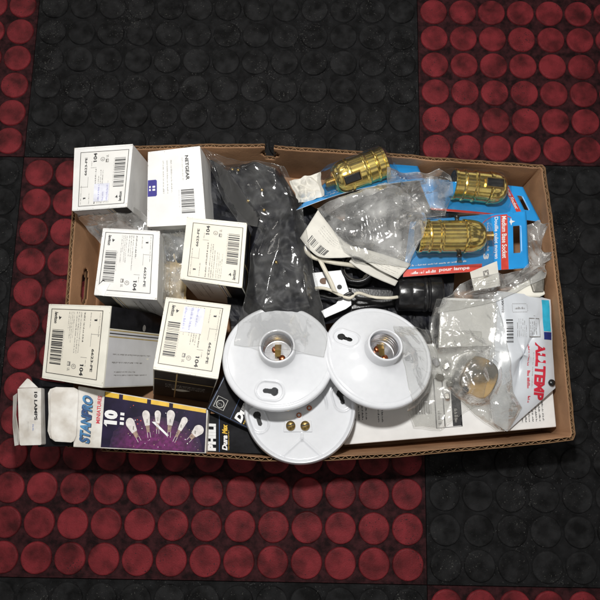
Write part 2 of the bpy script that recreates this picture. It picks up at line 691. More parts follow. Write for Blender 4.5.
# =================================================================== BOXES
def prism(top_px, zt, bot, zb, name, label, cat, mat, group=None, bev=.0008, thick=None, lean=True, rnd=.6):
    """upright carton: four top corners as seen (TL,TR,BR,BL), bottom centre as seen"""
    cx = sum(p[0] for p in top_px)/4; cy = sum(p[1] for p in top_px)/4
    T = P(cx, cy, zt)
    B = P(bot[0], bot[1], zb)
    ax = (T-B).normalized()
    L = (T-B).length
    C = [on_plane(x, y, T, ax) for x, y in top_px]
    th = thing(name, label, cat, Vector((B.x, B.y, zb)), group)
    # body: gridded sides that bulge a little, kept shut along the edges
    bm = bmesh.new()
    nseg = 8
    D = [c-ax*L for c in C]
    cen = sum(C, Vector())/4
    vs = {}

    def vert(p):
        k = (round(p.x, 6), round(p.y, 6), round(p.z, 6))
        if k not in vs:
            vs[k] = bm.verts.new(p)
        return vs[k]
    sd = random.random()*50

    def face(a, b, c, d, nx, ny, out, amp):
        g = []
        for j in range(ny+1):
            row = []
            for i in range(nx+1):
                u, v = i/nx, j/ny
                p = a*(1-u)*(1-v)+b*u*(1-v)+c*u*v+d*(1-u)*v
                w = min(1, 4*u*(1-u))*min(1, 4*v*(1-v))
                p = p+out*(amp*w*(noise.noise(p*38+Vector((sd, 0, 0)))))
                row.append(vert(p))
            g.append(row)
        for j in range(ny):
            for i in range(nx):
                try:
                    f = bm.faces.new((g[j][i], g[j][i+1], g[j+1][i+1], g[j+1][i]))
                    f.smooth = True
                except ValueError:
                    pass
    face(C[3], C[2], C[1], C[0], 1, 1, ax, 0)
    for k in range(4):
        a, b = C[k], C[(k+1) % 4]
        out = ((a+b)/2-cen).normalized()
        face(a, b, b-ax*L, a-ax*L, nseg, nseg, out, -abs(rnd)*S*2)
    face(D[0], D[1], D[2], D[3], 1, 1, -ax, 0)
    bmesh.ops.recalc_face_normals(bm, faces=bm.faces)
    mb = MB()
    bm.verts.index_update()
    mb.add([v.co.copy() for v in bm.verts], [tuple(v.index for v in f.verts) for f in bm.faces], 0, False)
    bm.free()
    body = mb.build('carton_body', mat, th, bevel=bev)
    return th, C, ax, L


def side_fn(C, ax, L, k):
    a, b = C[k], C[(k+1) % 4]
    cen = sum(C, Vector())/4
    e = (b-a).normalized()
    out = e.cross(ax)
    if out.dot((a+b)/2-cen) < 0:
        out = -out

    def fn(u, v, off=0.):
        return a.lerp(b, u)-ax*(L*v)+out*(off+.00025)
    return fn


def dimmer_label(C, ax, up, th, cream, seed, sticker=None):
    """up=True: type reads up the photo; False: reads down"""
    if up:      # origin bottom-right corner, u up, v to the left
        fn0 = quad_fn(C[2], C[1], C[0], C[3], ax)
    else:       # origin top-left, u down, v right
        fn0 = quad_fn(C[0], C[3], C[2], C[1], ax)
    p = Print(fn0)
    lp = m_label if cream else m_labelw
    p.rect(.055, .05, .925, .895, lp, 1)
    p.frame(.06, .055, .92, .89, .008, m_ink, 2, 1.25)
    # maker's mark: pennant over lower-case word
    p.text('leviton', .10, .115, .255, .17, m_ink, 2, .035, shear=.2)
    p.poly([(.165, .185), (.205, .20), (.165, .235)], m_ink, 2)
    p.poly([(.165, .205), (.15, .20), (.15, .195), (.165, .19)], m_ink, 2)
    p.bars(.335, .10, .81, .285, m_ink, n=24, seed=seed)
    p.lines(.345, .295, .80, .315, 1, m_inkl, 2, .5)
    p.lines(.09, .35, .50, .46, 4, m_inkg, 2, .42)
    p.lines(.09, .475, .62, .58, 3, m_inkg, 2, .44)
    p.lines(.09, .597, .64, .645, 1, m_ink, 2, .45)
    p.lines(.09, .70, .30, .715, 1, m_inkg, 2, .9)
    p.text('1', .175, .765, .195, .81, m_ink, 2, .03)
    p.lines(.09, .845, .52, .86, 1, m_inkg, 2, .8)
    p.text('6623-PE', .545, .765, .83, .805, m_ink, 2, .03)
    p.text('104', .755, .60, .895, .66, m_ink, 2, .035)
    p.flag(.755, .60, .775, .66, m_ink)
    p.flag(.175, .765, .195, .81, m_ink)
    p.rect(.012, .01, .014, .99, m_inkg, 1)
    p.rect(.975, .01, .977, .99, m_inkl, 1)
    p.wear(70, m_rub)
    p.lines(.69, .68, .78, .695, 1, m_inkg, 2, .8)
    p.rect(.35, .735, .52, .740, m_inkg, 2)
    p.rect(.66, .60, .665, .70, m_inkg, 2)
    p.rect(.36, .74, .365, .87, m_inkg, 2)
    p.circle(.79, .50, .032, .038, m_inkg, 2, ring=.22)
    p.text('c', .775, .485, .80, .515, m_inkg, 2, .02)
    p.rect(.735, .395, .79, .445, m_inkg, 2)
    p.rect(.745, .403, .78, .420, lp, 3)
    p.text('UL', .815, .40, .855, .44, m_inkg, 2, .02)
    p.rect(.30, .925, .302, .927, m_inkg, 1)
    p.build('printed_label', th)
    if sticker:
        q = Print(fn0)
        u0, v0, u1, v1 = sticker
        q.rect(u0, v0, u1, v1, M('price_sticker', (.72, .73, .82), .4), 5)
        q.lines(u0+.01, v0+.02, u1-.02, v1-.02, 3, M('faded_violet_ink', (.38, .38, .60), .5), 6, .4)
        q.build('price_sticker', th)


def dimmer_side(C, ax, L, k, th, flip, dark=None, seed=1):
    """printed carton side: black band, three pinstripes, rows of type on grey-white"""
    fn0 = side_fn(C, ax, L, k)
    fn = (lambda u, v, o: fn0(1-u, v, o)) if flip else fn0
    p = Print(fn)
    random.seed(seed*13+k)
    if dark:
        p.rect(.02, .03, .98, .985, m_blackc, 1)
        p.rect(.02, .30, .98, .32, m_gold_ink, 2)
        p.lines(.15, .45, .8, .6, 3, m_inkl, 2)
        p.rect(.62, .03, .64, .98, m_gold_ink, 2)
    else:
        p.rect(.30, .015, .985, .985, m_greys, 1)
        p.rect(.0, .01, .27, .99, m_blackc, 1)
        for q, mm in ((.285, m_gold_ink), (.325, m_ink), (.365, m_gold_ink)):
            p.rect(q, .015, q+.014, .985, mm, 2)
        p.lines(.58, .10, .62, .80, 1, m_inkg, 2, .5, vert=True)
        p.lines(.68, .10, .72, .85, 1, m_inkg, 2, .5, vert=True)
        p.lines(.80, .15, .88, .75, 2, m_inkg, 2, .4, vert=True)
        p.circle(.22, .62, .045, .03, m_inkg, 2)
    p.build('side_print', th)


G6 = 'white electrical device cartons standing on end in the tray'
specs = [
    # corners TL TR BR BL, z, bottom centre, text up?, cream?, sides, sticker, label
    ([(74.5, 148), (133, 144), (127, 207), (72, 211)], .106, (131, 204), True, False, [(2, 'c'), (1, 'p')], (.12, .35, .40, .62),
     'white device carton in the far left corner of the tray, its label reading up'),
    ([(103, 228), (160, 231), (157, 300), (94, 295)], .104, (147, 288), False, False, [(2, 'f'), (1, 'n')], None,
     'scuffed white device carton with one dented corner, below the corner carton, label reading down'),
    ([(187, 217), (247, 223), (242, 288), (180, 279)], .104, (227, 275), True, True, [(2, 'w'), (1, 'd')], None,
     'cream labelled device carton standing against the bag of black parts'),
    ([(49, 304), (111, 306), (103, 388), (42, 378)], .104, (133, 348), False, True, [(1, 'b'), (2, 'n')], None,
     'cream labelled device carton leaning out over the left wall, wide printed side showing'),
    ([(166, 297), (231, 305), (218, 379), (153, 369)], .104, (187, 366), False, True, [(2, 'd'), (1, 'n')], (.10, .30, .45, .62),
     'cream labelled device carton with a faded price sticker, beside the white ceiling lampholders'),
]
for i, (q, z, b, up, cream, sides, st, lab) in enumerate(specs):
    th, C, ax, L = prism(q, z, b, .0075, 'device_carton', lab, 'carton', m_cream if cream else m_white, G6)
    random.seed(40+i)
    dimmer_label(C, ax, up, th, cream, 5+i, st)
    if i == 1:
        db = MB()
        db.add(*slab([P(94.5, 294, .1075), P(96, 287, .1085), P(103, 281, .1085), P(110, 283.5, .1068), P(106, 291, .1070), P(104, 296, .1068)], .0007))
        db.build('torn_flap', m_white, th)
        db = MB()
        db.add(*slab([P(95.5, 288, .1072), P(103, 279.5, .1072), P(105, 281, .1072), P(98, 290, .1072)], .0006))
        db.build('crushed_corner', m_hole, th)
    for k, kind in sides:
        if kind == 'b':
            dimmer_side(C, ax, L, k, th, False, seed=i)
        elif kind == 'w':
            dimmer_side(C, ax, L, k, th, False, seed=i)
        elif kind == 'c':
            dimmer_side(C, ax, L, k, th, False, seed=i)
        elif kind == 'f':
            dimmer_side(C, ax, L, k, th, True, seed=i)
        elif kind == 'd':
            dimmer_side(C, ax, L, k, th, False, dark=True, seed=i)

# adapter carton
th, C, ax, L = prism([(148, 152), (200, 146), (206, 224), (147, 227)], .104, (193, 206), .0075, 'adapter_carton',
                     'plain white adapter carton with a small blue patch, touching the bag of black parts', 'carton', m_white)
p = Print(quad_fn(C[0], C[3], C[2], C[1], ax))
random.seed(5)
p.text('NETGEAR', .10, .70, .42, .765, m_ink, 1, .035)
p.lines(.12, .64, .42, .665, 1, m_inkl, 1, .7)
p.lines(.14, .28, .58, .50, 3, m_inkl, 1, .34)
p.bars(.54, .60, .86, .83, m_ink, n=20, lay=1, seed=12)
p.lines(.54, .56, .80, .58, 1, m_inkl, 1)
p.poly([(.38, .005), (.60, .005), (.60, .15), (.585, .17), (.395, .17), (.38, .15)], m_bluep, 1)
p.rect(.46, .09, .485, .14, m_wht_ink, 2); p.rect(.50, .09, .525, .14, m_wht_ink, 2)
p.rect(.46, .03, .485, .06, m_wht_ink, 2); p.rect(.50, .03, .525, .06, m_wht_ink, 2)
p.wear(60, m_rub)
p.build('printed_label', th)


# ---- string light carton lying across the near left corner
def build_lamp_carton():
    z0, z1 = .086, .074
    TL, TR, BR, BL = P(78, 386, z0), P(208, 409, z1), P(206, 453.5, z1), P(73, 447, z0)
    N = ((TR-TL).cross(BL-TL)).normalized()
    if N.z < 0:
        N = -N
    th = thing('string_light_carton', 'worn purple string light carton with open white end flaps over the near left corner', 'carton', P(140, 420, .05))
    mb = MB()
    V, F = slab([TL, TR, BR, BL], .022)
    mb.add(V, F, 0)
    mb.build('carton_body', m_worn, th, bevel=.0008)
    fn = quad_fn(BL, BR, TR, TL, N)
    p = Print(fn)
    p.text('STANPRO', .045, .06, .125, .86, m_ink, 1, .07, rot=1, shear=.25)
    p.text('STANPRO', .040, .07, .120, .87, m_stan, 2, .05, rot=1, shear=.25)
    p.text('MINIATURES', .155, .42, .185, .90, m_palered, 1, .03, rot=1)
    p.rect(.205, .02, .99, .985, m_purple, 1)
    for k_ in range(8):
        a, b, mm, l = .37-.026*k_, .66-.056*k_, m_mag[k_], 2+k_*.35
        pts = []
        for k in range(31):
            t = math.pi*k/30
            w = 1+.07*noise.noise(Vector((k*.6, l*3, 0)))
            pts.append((.62+a*math.cos(t)*w*.95, .03+b*math.sin(t)*w))
        pts = [(min(.985, x), y) for x, y in pts]
        p.poly(pts, mm, l)
    for u0, u1 in ((.21, .315), (.345, .53), (.56, .70), (.73, .985)):
        p.rect(u0, .90, u1, .985, m_yellow, 2)
    p.text('10', .215, .43, .315, .68, m_wht_ink, 5, .07, rot=1)
    p.flag(.215, .43, .315, .49, m_wht_ink, 5, rot=1)
    for k in range(3):
        p.rect(.335, .44+.085*k, .365, .49+.085*k, m_wht_ink, 5)
    rs = random.Random(4)
    for k in range(60):
        u, v = rs.uniform(.40, .97), rs.uniform(.05, .88)
        r = rs.uniform(.0015, .005)
        p.circle(u, v, r, r*2.6, rs.choice([m_mag[7], m_wht_ink, m_bulbb, m_red_ink]), 5, n=6)

    def bulb(x, y, ang, ln, w):
        ln *= 1.3
        w *= 1.2
        c, s_ = math.cos(ang), math.sin(ang)
        A = 130/46

        def T(a, b):     # a across, b along, in face units of u
            return (x+(a*c-b*s_), y+(a*s_+b*c)*A)
        p.poly([T(w*f*math.cos(t), ln*.45+w*1.1*math.sin(t)) for t in [math.pi*k/10 for k in range(11)] for f in (1,)] +
               [T(-w*.62, -ln*.2), T(w*.62, -ln*.2)], m_bulb, 6)
        p.poly([T(-w*.5, -ln*.2), T(w*.5, -ln*.2), T(w*.4, -ln*.62), T(-w*.4, -ln*.62)], m_bulbb, 6)
        p.rect(x-.004, y-.01, x+.004, y+.06, m_greymet, 7)
        for g in (-.35, .35):
            p.poly([T(g*w, -ln*.62), T(g*w+.003, -ln*.62), T(g*w+.003, -ln*.95), T(g*w, -ln*.95)], m_bulb, 6)
    bulb(.44, .38, .60, .075, .028); bulb(.54, .54, .22, .085, .024); bulb(.62, .60, .05, .075, .020)
    bulb(.715, .60, -.05, .09, .026); bulb(.80, .52, -.42, .10, .020); bulb(.91, .42, -.72, .065, .032)
    p.poly([(.575, .56), (.60, .57), (.71, .33), (.70, .30)], m_wht_ink, 6)
    p.build('front_print', th)
    # end flaps at the open end

    def panel(pts, mat, name, th_=.0006, mats=None):
        m2 = MB()
        V, F = slab([P(*q) for q in pts], th_)
        m2.add(V, F)
        return m2.build(name, mat, th, bevel=.0002)
    panel([(53, 388, .089), (56, 387, .0895), (74, 387.5, .0885), (77.5, 389.5, .088), (78.5, 394, .088), (76, 436, .088), (74, 441, .088), (71, 442.5, .089),
           (55, 441.5, .090), (51.5, 438.5, .091), (50.5, 434, .092), (50.5, 395, .091)], m_worn, 'end_flap', .0012)
    panel([(48, 393, .0865), (50, 389, .0870), (53, 388, .0875), (53, 402, .0880), (52.5, 415, .0880), (53, 430, .0880), (54, 441, .0875), (50, 438, .0865), (47.5, 431, .085), (48.5, 414, .085)], m_worn, 'dust_flap', .0008)
    # black inside of the open end
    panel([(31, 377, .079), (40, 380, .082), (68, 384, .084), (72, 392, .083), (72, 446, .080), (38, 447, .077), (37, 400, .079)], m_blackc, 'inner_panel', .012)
    panel([(40, 380, .0835), (45, 381, .084), (70, 383.5, .086), (76, 386, .087), (52, 387, .0865), (42, 386.5, .0845)], m_blackc, 'black_flap', .0006)  # thin black card strip above the end flaps
    fl = panel([(17.5, 389, .088), (19, 388.3, .088), (27, 388, .0885), (40.5, 388, .0905), (41, 389, .0905), (40.7, 415, .0905), (41.3, 444, .089), (40.5, 445, .089), (21, 445.5, .087), (19.5, 444.5, .087), (18.3, 415, .0885)], m_worn, 'end_flap', .012)
    panel([(18.5, 387.8, .0875), (27, 378.5, .085), (29, 379, .0855), (38, 387.6, .089)], m_worn, 'top_flap', .0008)
    panel([(13, 396, .080), (17, 393, .087), (16, 415, .0875), (19.5, 436, .087), (18.5, 445, .084), (14.5, 446, .080), (12.5, 425, .078)], m_worn, 'side_flap')
    q = Print(quad_fn(P(19, 445, .0893), P(41, 445, .0897), P(41, 389, .0912), P(18, 389, .0895), Vector((0, 0, 1))))
    q.text('10 LAMPS', .70, .44, .84, .95, m_ink, 1, .03, rot=-1)
    q.lines(.62, .26, .70, .38, 1, M('faded_blue_ink', (.25, .33, .62), .5), 1, .8, vert=True)
    q.lines(.38, .25, .48, .42, 2, m_inkl, 1, .4, vert=True)
    q.build('flap_print', th)
    # crumpled clear wrap above the flap


build_lamp_carton()


# ---- two black bulb cartons
def black_carton(q, zs, thk, name, label, prt):
    C = [P(x, y, z) for (x, y), z in zip(q, zs)]
    N = (C[1]-C[0]).cross(C[3]-C[0]).normalized()
    if N.z < 0:
        N = -N
    th = thing('bulb_carton', label, 'carton', sum(C, Vector())/4-N*thk, 'black bulb cartons at the near wall of the tray')
    mb = MB()
    V, F = slab(C, thk, -N)
    mb.add(V, F)
    mb.build('carton_body', m_blackc, th, bevel=.0008)
    p = Print(quad_fn(C[3], C[2], C[1], C[0], N))
    prt(p)
    p.build('front_print', th)


m_bluel = M('dark_blue_line', (.03, .08, .22), .3)


def pr1(p):
    p.rect(.005, .03, .012, .97, m_inkl, 1)
    p.text('PHILI', .055, .05, .145, .74, m_wht_ink, 1, .07, rot=1)
    p.rect(.18, .03, .188, .97, m_bluel, 1)
    p.text('Dura', .215, .07, .275, .46, m_wht_ink, 1, .05, rot=1, shear=.2)
    p.text('Max', .215, .49, .275, .74, m_yellow, 1, .05, rot=1, shear=.2)
    p.lines(.285, .08, .30, .6, 1, m_yellow, 1, .7, vert=True)


def pr2(p):
    p.frame(.02, .03, .98, .97, .006, m_bluel, 1)
    p.frame(.055, .12, .19, .36, .008, m_inkl, 1)
    p.circle(.122, .22, .05, .085, m_inkl, 1, ring=.2)
    p.lines(.08, .19, .165, .25, 2, m_inkl, 2, .4)
    p.rect(.30, .03, .306, .97, m_bluel, 1)
    p.text('DuraMax', .34, .05, .44, 1.0, m_wht_ink, 1, .06, rot=1, shear=.2)
    p.lines(.46, .06, .48, .7, 1, m_yellow, 1, .8, vert=True)


black_carton([(203, 413), (292, 418), (292, 455), (203, 452.5)], [.062]*4, .05, 'a',
             'black bulb carton lying along the near wall, bold white letters down its end', pr1)
black_carton([(228, 366), (300, 402), (284, 447), (206, 409)], [.073, .069, .068, .076], .009, 'b',
             'black bulb carton turned askew on top of the other one, shield mark at its corner', pr2)


# ============================================================= LAMPHOLDERS
def to_world(O, X, Y, N, x, y, h):
    return O + X*(x*S) + Y*(y*S) + N*(h*S)


def seg_d(x, y, ax_, ay, bx, by):
    dx, dy = bx-ax_, by-ay
    t = max(0, min(1, ((x-ax_)*dx+(y-ay)*dy)/(dx*dx+dy*dy)))
    return math.hypot(x-ax_-t*dx, y-ay-t*dy)


def lampholder(c, z, n, label, keys, socket=True, R=55., tw=0., pads=True, hollow=True):
    N = Vector(n).normalized()
    O = P(c[0], c[1], z)
    X = (Vector((1, 0, 0))-N*N.x).normalized()
    Y = N.cross(X)
    th = thing('lampholder', label, 'lampholder', O, 'white porcelain ceiling lampholders')
    nr, nt = 120, 420
    r0 = 16.0 if socket else 0.3
    V, F, I = [], [], []

    def hgt(x, y):
        r = math.hypot(x, y)
        if socket:
            t = max(0, min(1, (r-17)/(R-19)))
            h = 3.2 + 10.5*(1-t)**1.7
            h += 5*math.exp(-(r-16)/2.2)
            e = max(0., R-r)
            if e < 3.2:
                h = 3.4*math.sqrt(max(0, 1-((3.2-e)/3.2)**2))-.0
            elif e < 6:
                h = 3.4 + (h-3.4)*((e-3.2)/2.8)**1 - .4*math.sin(math.pi*(e-3.2)/2.8)
        else:
            e = max(0., R-r)
            h = 1.5 + .4*math.cos(r*.06)
            if e < 5:
                h = 1.5+3.6*math.sin(math.pi*min(1, e/5)**.8)*1.0
                if e < 2:
                    h = max(h-(2-e)*1.2, -1)
            h += 1.6*math.exp(-((r-26)/1.1)**2)*(1 if y > 4 else max(0, (y+3)/7))
            h += 1.0*math.exp(-(seg_d(x, y, 2, -26, 2, -32)/1.0)**2)
            h += 1.0*math.exp(-(seg_d(x, y, 2, -30, -16, -46)/1.2)**2)+1.0*math.exp(-(seg_d(x, y, 2, -30, 20, -46)/1.2)**2)
        inh = False
        for (kx, ky, ka) in keys:
            ex, ey = kx+9*math.cos(ka), ky+9*math.sin(ka)
            d1 = math.hypot(x-kx, y-ky)-4.1
            d2 = seg_d(x, y, kx, ky, ex, ey)-2.3
            d = min(d1, d2)
            if d < 0:
                inh = True
            dd = seg_d(x, y, kx, ky, ex, ey)-8.5
            if pads:
                h += 1.0*math.exp(-(dd/.9)**2)
                if dd < 0:
                    h -= .5*min(1, -dd)
        return h, inh
    for j in range(nr+1):
        r = r0+(R-r0)*(j/nr)
        for k in range(nt):
            a = 2*math.pi*k/nt
            x, y = r*math.cos(a), r*math.sin(a)
            h, inh = hgt(x, y)
            V.append((x, y, h, inh))
    W = [to_world(O, X, Y, N, x, y, h) for x, y, h, i_ in V]
    for j in range(nr):
        for k in range(nt):
            k2 = (k+1) % nt
            f = (j*nt+k, (j+1)*nt+k, (j+1)*nt+k2, j*nt+k2)
            if all(V[i][3] for i in f):
                continue
            F.append(f)
    # underside skirt
    mb = MB()
    mb.add(W, F, 0, True)
    sk = [(R, 0), (R+.15, -1.2), (R-.6, -2.4), (R-2.5, -2.6), (R-4, 0), (R-5, 1.0)]
    if not socket:
        sk = [(R, -1), (R, -2.4), (R-.6, -3.4), (R-2.5, -3.6), (.5, -3.6)]
    b = len(sk)
    sv, sf = [], []
    for (r, t) in sk:
        for k in range(60):
            a = 2*math.pi*k/60
            sv.append(to_world(O, X, Y, N, r*math.cos(a), r*math.sin(a), t))
    for j in range(b-1):
        for k in range(60):
            k2 = (k+1) % 60
            sf.append((j*60+k, (j+1)*60+k, (j+1)*60+k2, j*60+k2))
    mb.add(sv, sf, 0, True)
    mb.build('porcelain_disc', m_ceramic, th)
    for (kx, ky, ka) in (keys if hollow else []):      # dark hollow below each keyhole
        hb = MB()
        hx, hy = kx+4.5*math.cos(ka), ky+4.5*math.sin(ka)
        lv, lf = [], []
        for (r, t) in ((10, 2.25 if socket else .2), (.3, 2.25 if socket else .2)):
            for k in range(20):
                a = 2*math.pi*k/20
                lv.append(to_world(O, X, Y, N, hx+r*math.cos(a), hy+r*math.sin(a), t))
        for k in range(20):
            lf.append((k, (k+1) % 20, 20+(k+1) % 20, 20+k))
        hb.add(lv, lf)
        hb.build('keyhole', m_hole, th, reg=False)
        if socket or True:
            sb = MB()
            Vv, Ff = lathe([(.1, 3.4), (1.6, 3.2), (2.2, 2.6), (2.3, 1.8)], to_world(O, X, Y, N, kx+3, ky-1, -1 if socket else -2.6), N, 14)
            sb.add(Vv, Ff, 0, True)
            sb.build('rubber_grommet', m_bake, th, reg=False)
    if socket:
        cb = MB()
        prof = [(18.2, 12), (17.6, 16), (17.3, 21), (17.2, 26), (16.8, 27.6), (16.0, 28.2), (15.2, 27.8), (14.8, 26.5), (14.7, 23), (14.6, 12)]
        cb.add(*lathe(prof, O, N, 64, lambda th_, t: 0), 0, True)
        cb.build('socket_collar', m_ceramic, th)
        sb = MB()
        pr = []
        for k in range(60):
            t = 24-k*.27
            pr.append((13.9+.5*math.sin(t*2*math.pi/3.6), t))
        pr.append((12.5, 8)); pr.append((.2, 7.8))
        sb.add(*lathe(pr, O, N, 48), 0, True)
        sb.build('screw_shell', m_alum, th, reg=False)
        for (dx, dy) in ((-3, 4), (4, -5)):
            kb = MB()
            o2 = to_world(O, X, Y, N, dx, dy, 8.5)
            kb.add(*lathe([(0.2, 2.4), (2.0, 2.3), (3.0, 1.6), (3.2, 0)], o2, N, 16), 0, True)
            kb.build('centre_contact', m_copper, th, reg=False)
        cc = MB()
        V2 = [to_world(O, X, Y, N, x, y, h) for x, y, h in
              ((-3.2, 9, 9), (3.2, 9, 9), (3.0, 3, 12.5), (2.6, -5, 13.5), (-2.6, -5, 13.5), (-3.0, 3, 12.5))]
        cc.add(V2, [(0, 1, 2, 5), (5, 2, 3, 4)])
        cc.build('contact_tongue', m_brass_d, th, reg=False, solid=.0005)
    return th, O, X, Y, N


PI = math.pi
t3, O3, X3, Y3, N3 = lampholder((300, 407), .0745, (.0, .03, 1),
                                'flat white lampholder with two brass terminal screws, lying under the other two lampholders',
                                [(-42, -8, -1.2), (39.5, 13, -1.3)], socket=False, R=55)
# terminals on the upturned one
for (x, y) in ((-9, -18), (5, -18)):
    sb = MB()
    sb.add(*lathe([(4.6, 1.6), (4.6, 3.6), (4.0, 4.4), (.2, 4.7)], to_world(O3, X3, Y3, N3, x, y, 1.2), N3, 26), 0, True)
    sc = sb.build('terminal_screw', m_brass_d, t3)
    gb = MB()
    V, F = boxf(to_world(O3, X3, Y3, N3, x-3.6, y-.9, 5.72), X3*.0072+Y3*.0018, Y3*.0012, N3*.0003)
    gb.add(V, F)
    gb.build('screw_slot', m_hole, sc, reg=False)
tb = MB()
V, F = slab([to_world(O3, X3, Y3, N3, x, y, 2.6) for x, y in ((-16, -24), (12, -24), (11, -13), (3, -12), (2, -6), (-4, -6), (-5, -12), (-15, -13))], .003, -N3)
tb.add(V, F)
tb.build('terminal_block', m_ceramic, t3, bevel=.0006)
for (x, y) in ((-1, -8), (9, -1)):
    hb = MB()
    hb.add(*lathe([(2.6, 1.2), (2.4, 2.6), (1.5, 2.5), (1.3, .6), (.1, .5)], to_world(O3, X3, Y3, N3, x, y, .8), N3, 16), 0, True)
    hb.build('rivet', m_copper, t3, reg=False)

lampholder((278.5, 357), .090, (-.02, .30, 1), 'white porcelain lampholder half covered by the clear tail of the bag of black parts',
           [(-3, -37, PI*.96)], R=54.5, hollow=False)
lampholder((378, 357), .083, (.17, .37, 1), 'white porcelain lampholder with a dark keyhole slot, beside the black sockets',
           [(-37, 17, -.45)], R=54.5)


# ================================================================= SOCKETS
def brass_socket(A, B, label, open_end_first=True, slot=0.0, knob=True, R=16.5, stem=True):
    """A = open end, B = cap end, world points on the axis"""
    axis = (B-A)
    L = axis.length/S
    ax = axis.normalized()
    x, y, a = frame(ax)
    th = thing('lamp_socket', label, 'lamp socket', A.lerp(B, .5)-Vector((0, 0, R*S)), 'brass lamp sockets on blue cards')
    b = MB()

    k = R/16.5
    prof = [(14.5, 0), (15.6, 0), (16.2, .6), (16.2, 3), (15.4, 3.6), (15.4, 9), (16.3, 9.8), (16.6, 10.8), (16.3, 11.8), (15.5, 12.5),
            (15.5, 20), (16.0, 20.6), (16.6, 21.4), (16.6, 22.6), (16.0, 23.4), (15.8, 24.5)]
    t = 24.5
    while t < L*.68:
        prof.append((15.8, t)); t += 1.5
    prof = [(r*k, q) for r, q in prof]
    b.add(*lathe(prof, A, ax, 96, lambda th_, q: (.04*math.cos(th_*22) if 26 < q < L*.64 else 0)), 0, True)
    # inner dark
    b.add(*lathe([(14.5*k, 0), (14.2*k, 14), (.2, 14.5)], A, ax, 40), 1, True)
    b.build('socket_shell', [m_brass, m_hole], th, crisp=True)
    c = MB()
    t0 = L*.68
    cp = [(15.9, t0-1), (16.9, t0-.6), (17.1, t0+.6), (16.9, t0+2.2), (16.3, t0+2.8), (16.3, t0+5)]
    Lc = L-t0-5
    for i in range(9):
        f = i/8
        cp.append((5.5+10.8*math.cos(f*PI/2)**.8, t0+5+Lc*math.sin(f*PI/2)))
    cp.append((5.0, L)); cp.append((.5, L))
    cp = [(r*k, q) for r, q in cp]
    c.add(*lathe(cp, A, ax, 96, lambda th_, q: (.28*math.cos(th_*26) if t0+2.9 < q < t0+5.2 else 0)), 0, True)
    c.build('socket_cap', m_brass, th, crisp=True)
    if stem:
        s_ = MB()
        sp = []
        for i in range(26):
            q = L-.4+i*.32
            sp.append((4.6+.35*math.sin(q*2*PI/1.3), q))
        sp.append((3.4, L+8)); sp.append((3.2, L+1))
        s_.add(*lathe(sp, A, ax, 24), 0, True)
        s_.build('threaded_stem', m_brass_d, th)
    up = (Vector((0, 0, 1))-ax*ax.z).normalized()
    sd = ax.cross(up)
    ang = slot
    out = up*math.cos(ang)+sd*math.sin(ang)
    tng = ax.cross(out)
    # switch slot with its black rocker
    sl = MB()
    c0 = A + ax*(L*.70*S) + out*((R-.2)*S)
    V, F = boxf(c0-ax*.0085-tng*.0042-out*.002, ax*.017, tng*.0084, out*.0032)
    sl.add(V, F)
    so = sl.build('switch_opening', m_bake, th, bevel=.0008)
    fr = MB()
    for (da, dt, la, lt) in ((-.0095, -.0052, .019, .0010), (-.0095, .0042, .019, .0010), (-.0095, -.0042, .0010, .0084), (.0085, -.0042, .0010, .0084)):
        V, F = boxf(c0+ax*da+tng*dt-out*.002, ax*la, tng*lt, out*.0042)
        fr.add(V, F)
    fr.build('slot_frame', m_brass_d, so)
    if knob:
        for sgn in (-1, 1):
            kb = MB()
            o = A+ax*(L*.60*S)+sd*sgn*(R*S)
            kb.add(*lathe([(2.2, -1), (2.2, 2.2), (2.8, 2.4), (2.8, 4.2), (2.4, 4.8), (.2, 4.9)], o, sd*sgn, 18), 0, True)
            kb.build('push_knob', m_bake, th)
    return th


def blister(A, B, R, label, up=Vector((0, 0, 1)), base=None):
    """moulded clear dome round a socket, sealed to its card"""
    ax = (B-A).normalized()
    L = (B-A).length
    sd = ax.cross(up).normalized()
    nu, nv = 40, 28
    V, F = [], []
    for i in range(nu+1):
        for j in range(nv+1):
            u, v = i/nu, j/nv
            e = min(1, 5*u)**.6*min(1, 5*(1-u))**.6
            th_ = PI*(v)
            x = -math.cos(th_)
            h = math.sin(th_)**.75*e
            fl = 4 if (v in (0., 1.)) else 0
            w = R*1.12*(x + (.35 if x > .98 else (-.35 if x < -.98 else 0)))
            q = A+ax*(L*(u*1.16-.08))+sd*w*S+up*((h*(R*2.15))*S + .0006)
            q = q-up*(R*S)
            q = q + up*(.0006*noise.noise(q*80))
            V.append(q)
    for i in range(nu):
        for j in range(nv):
            a = i*(nv+1)+j
            F.append((a, a+1, a+nv+2, a+nv+1))
    return V, F


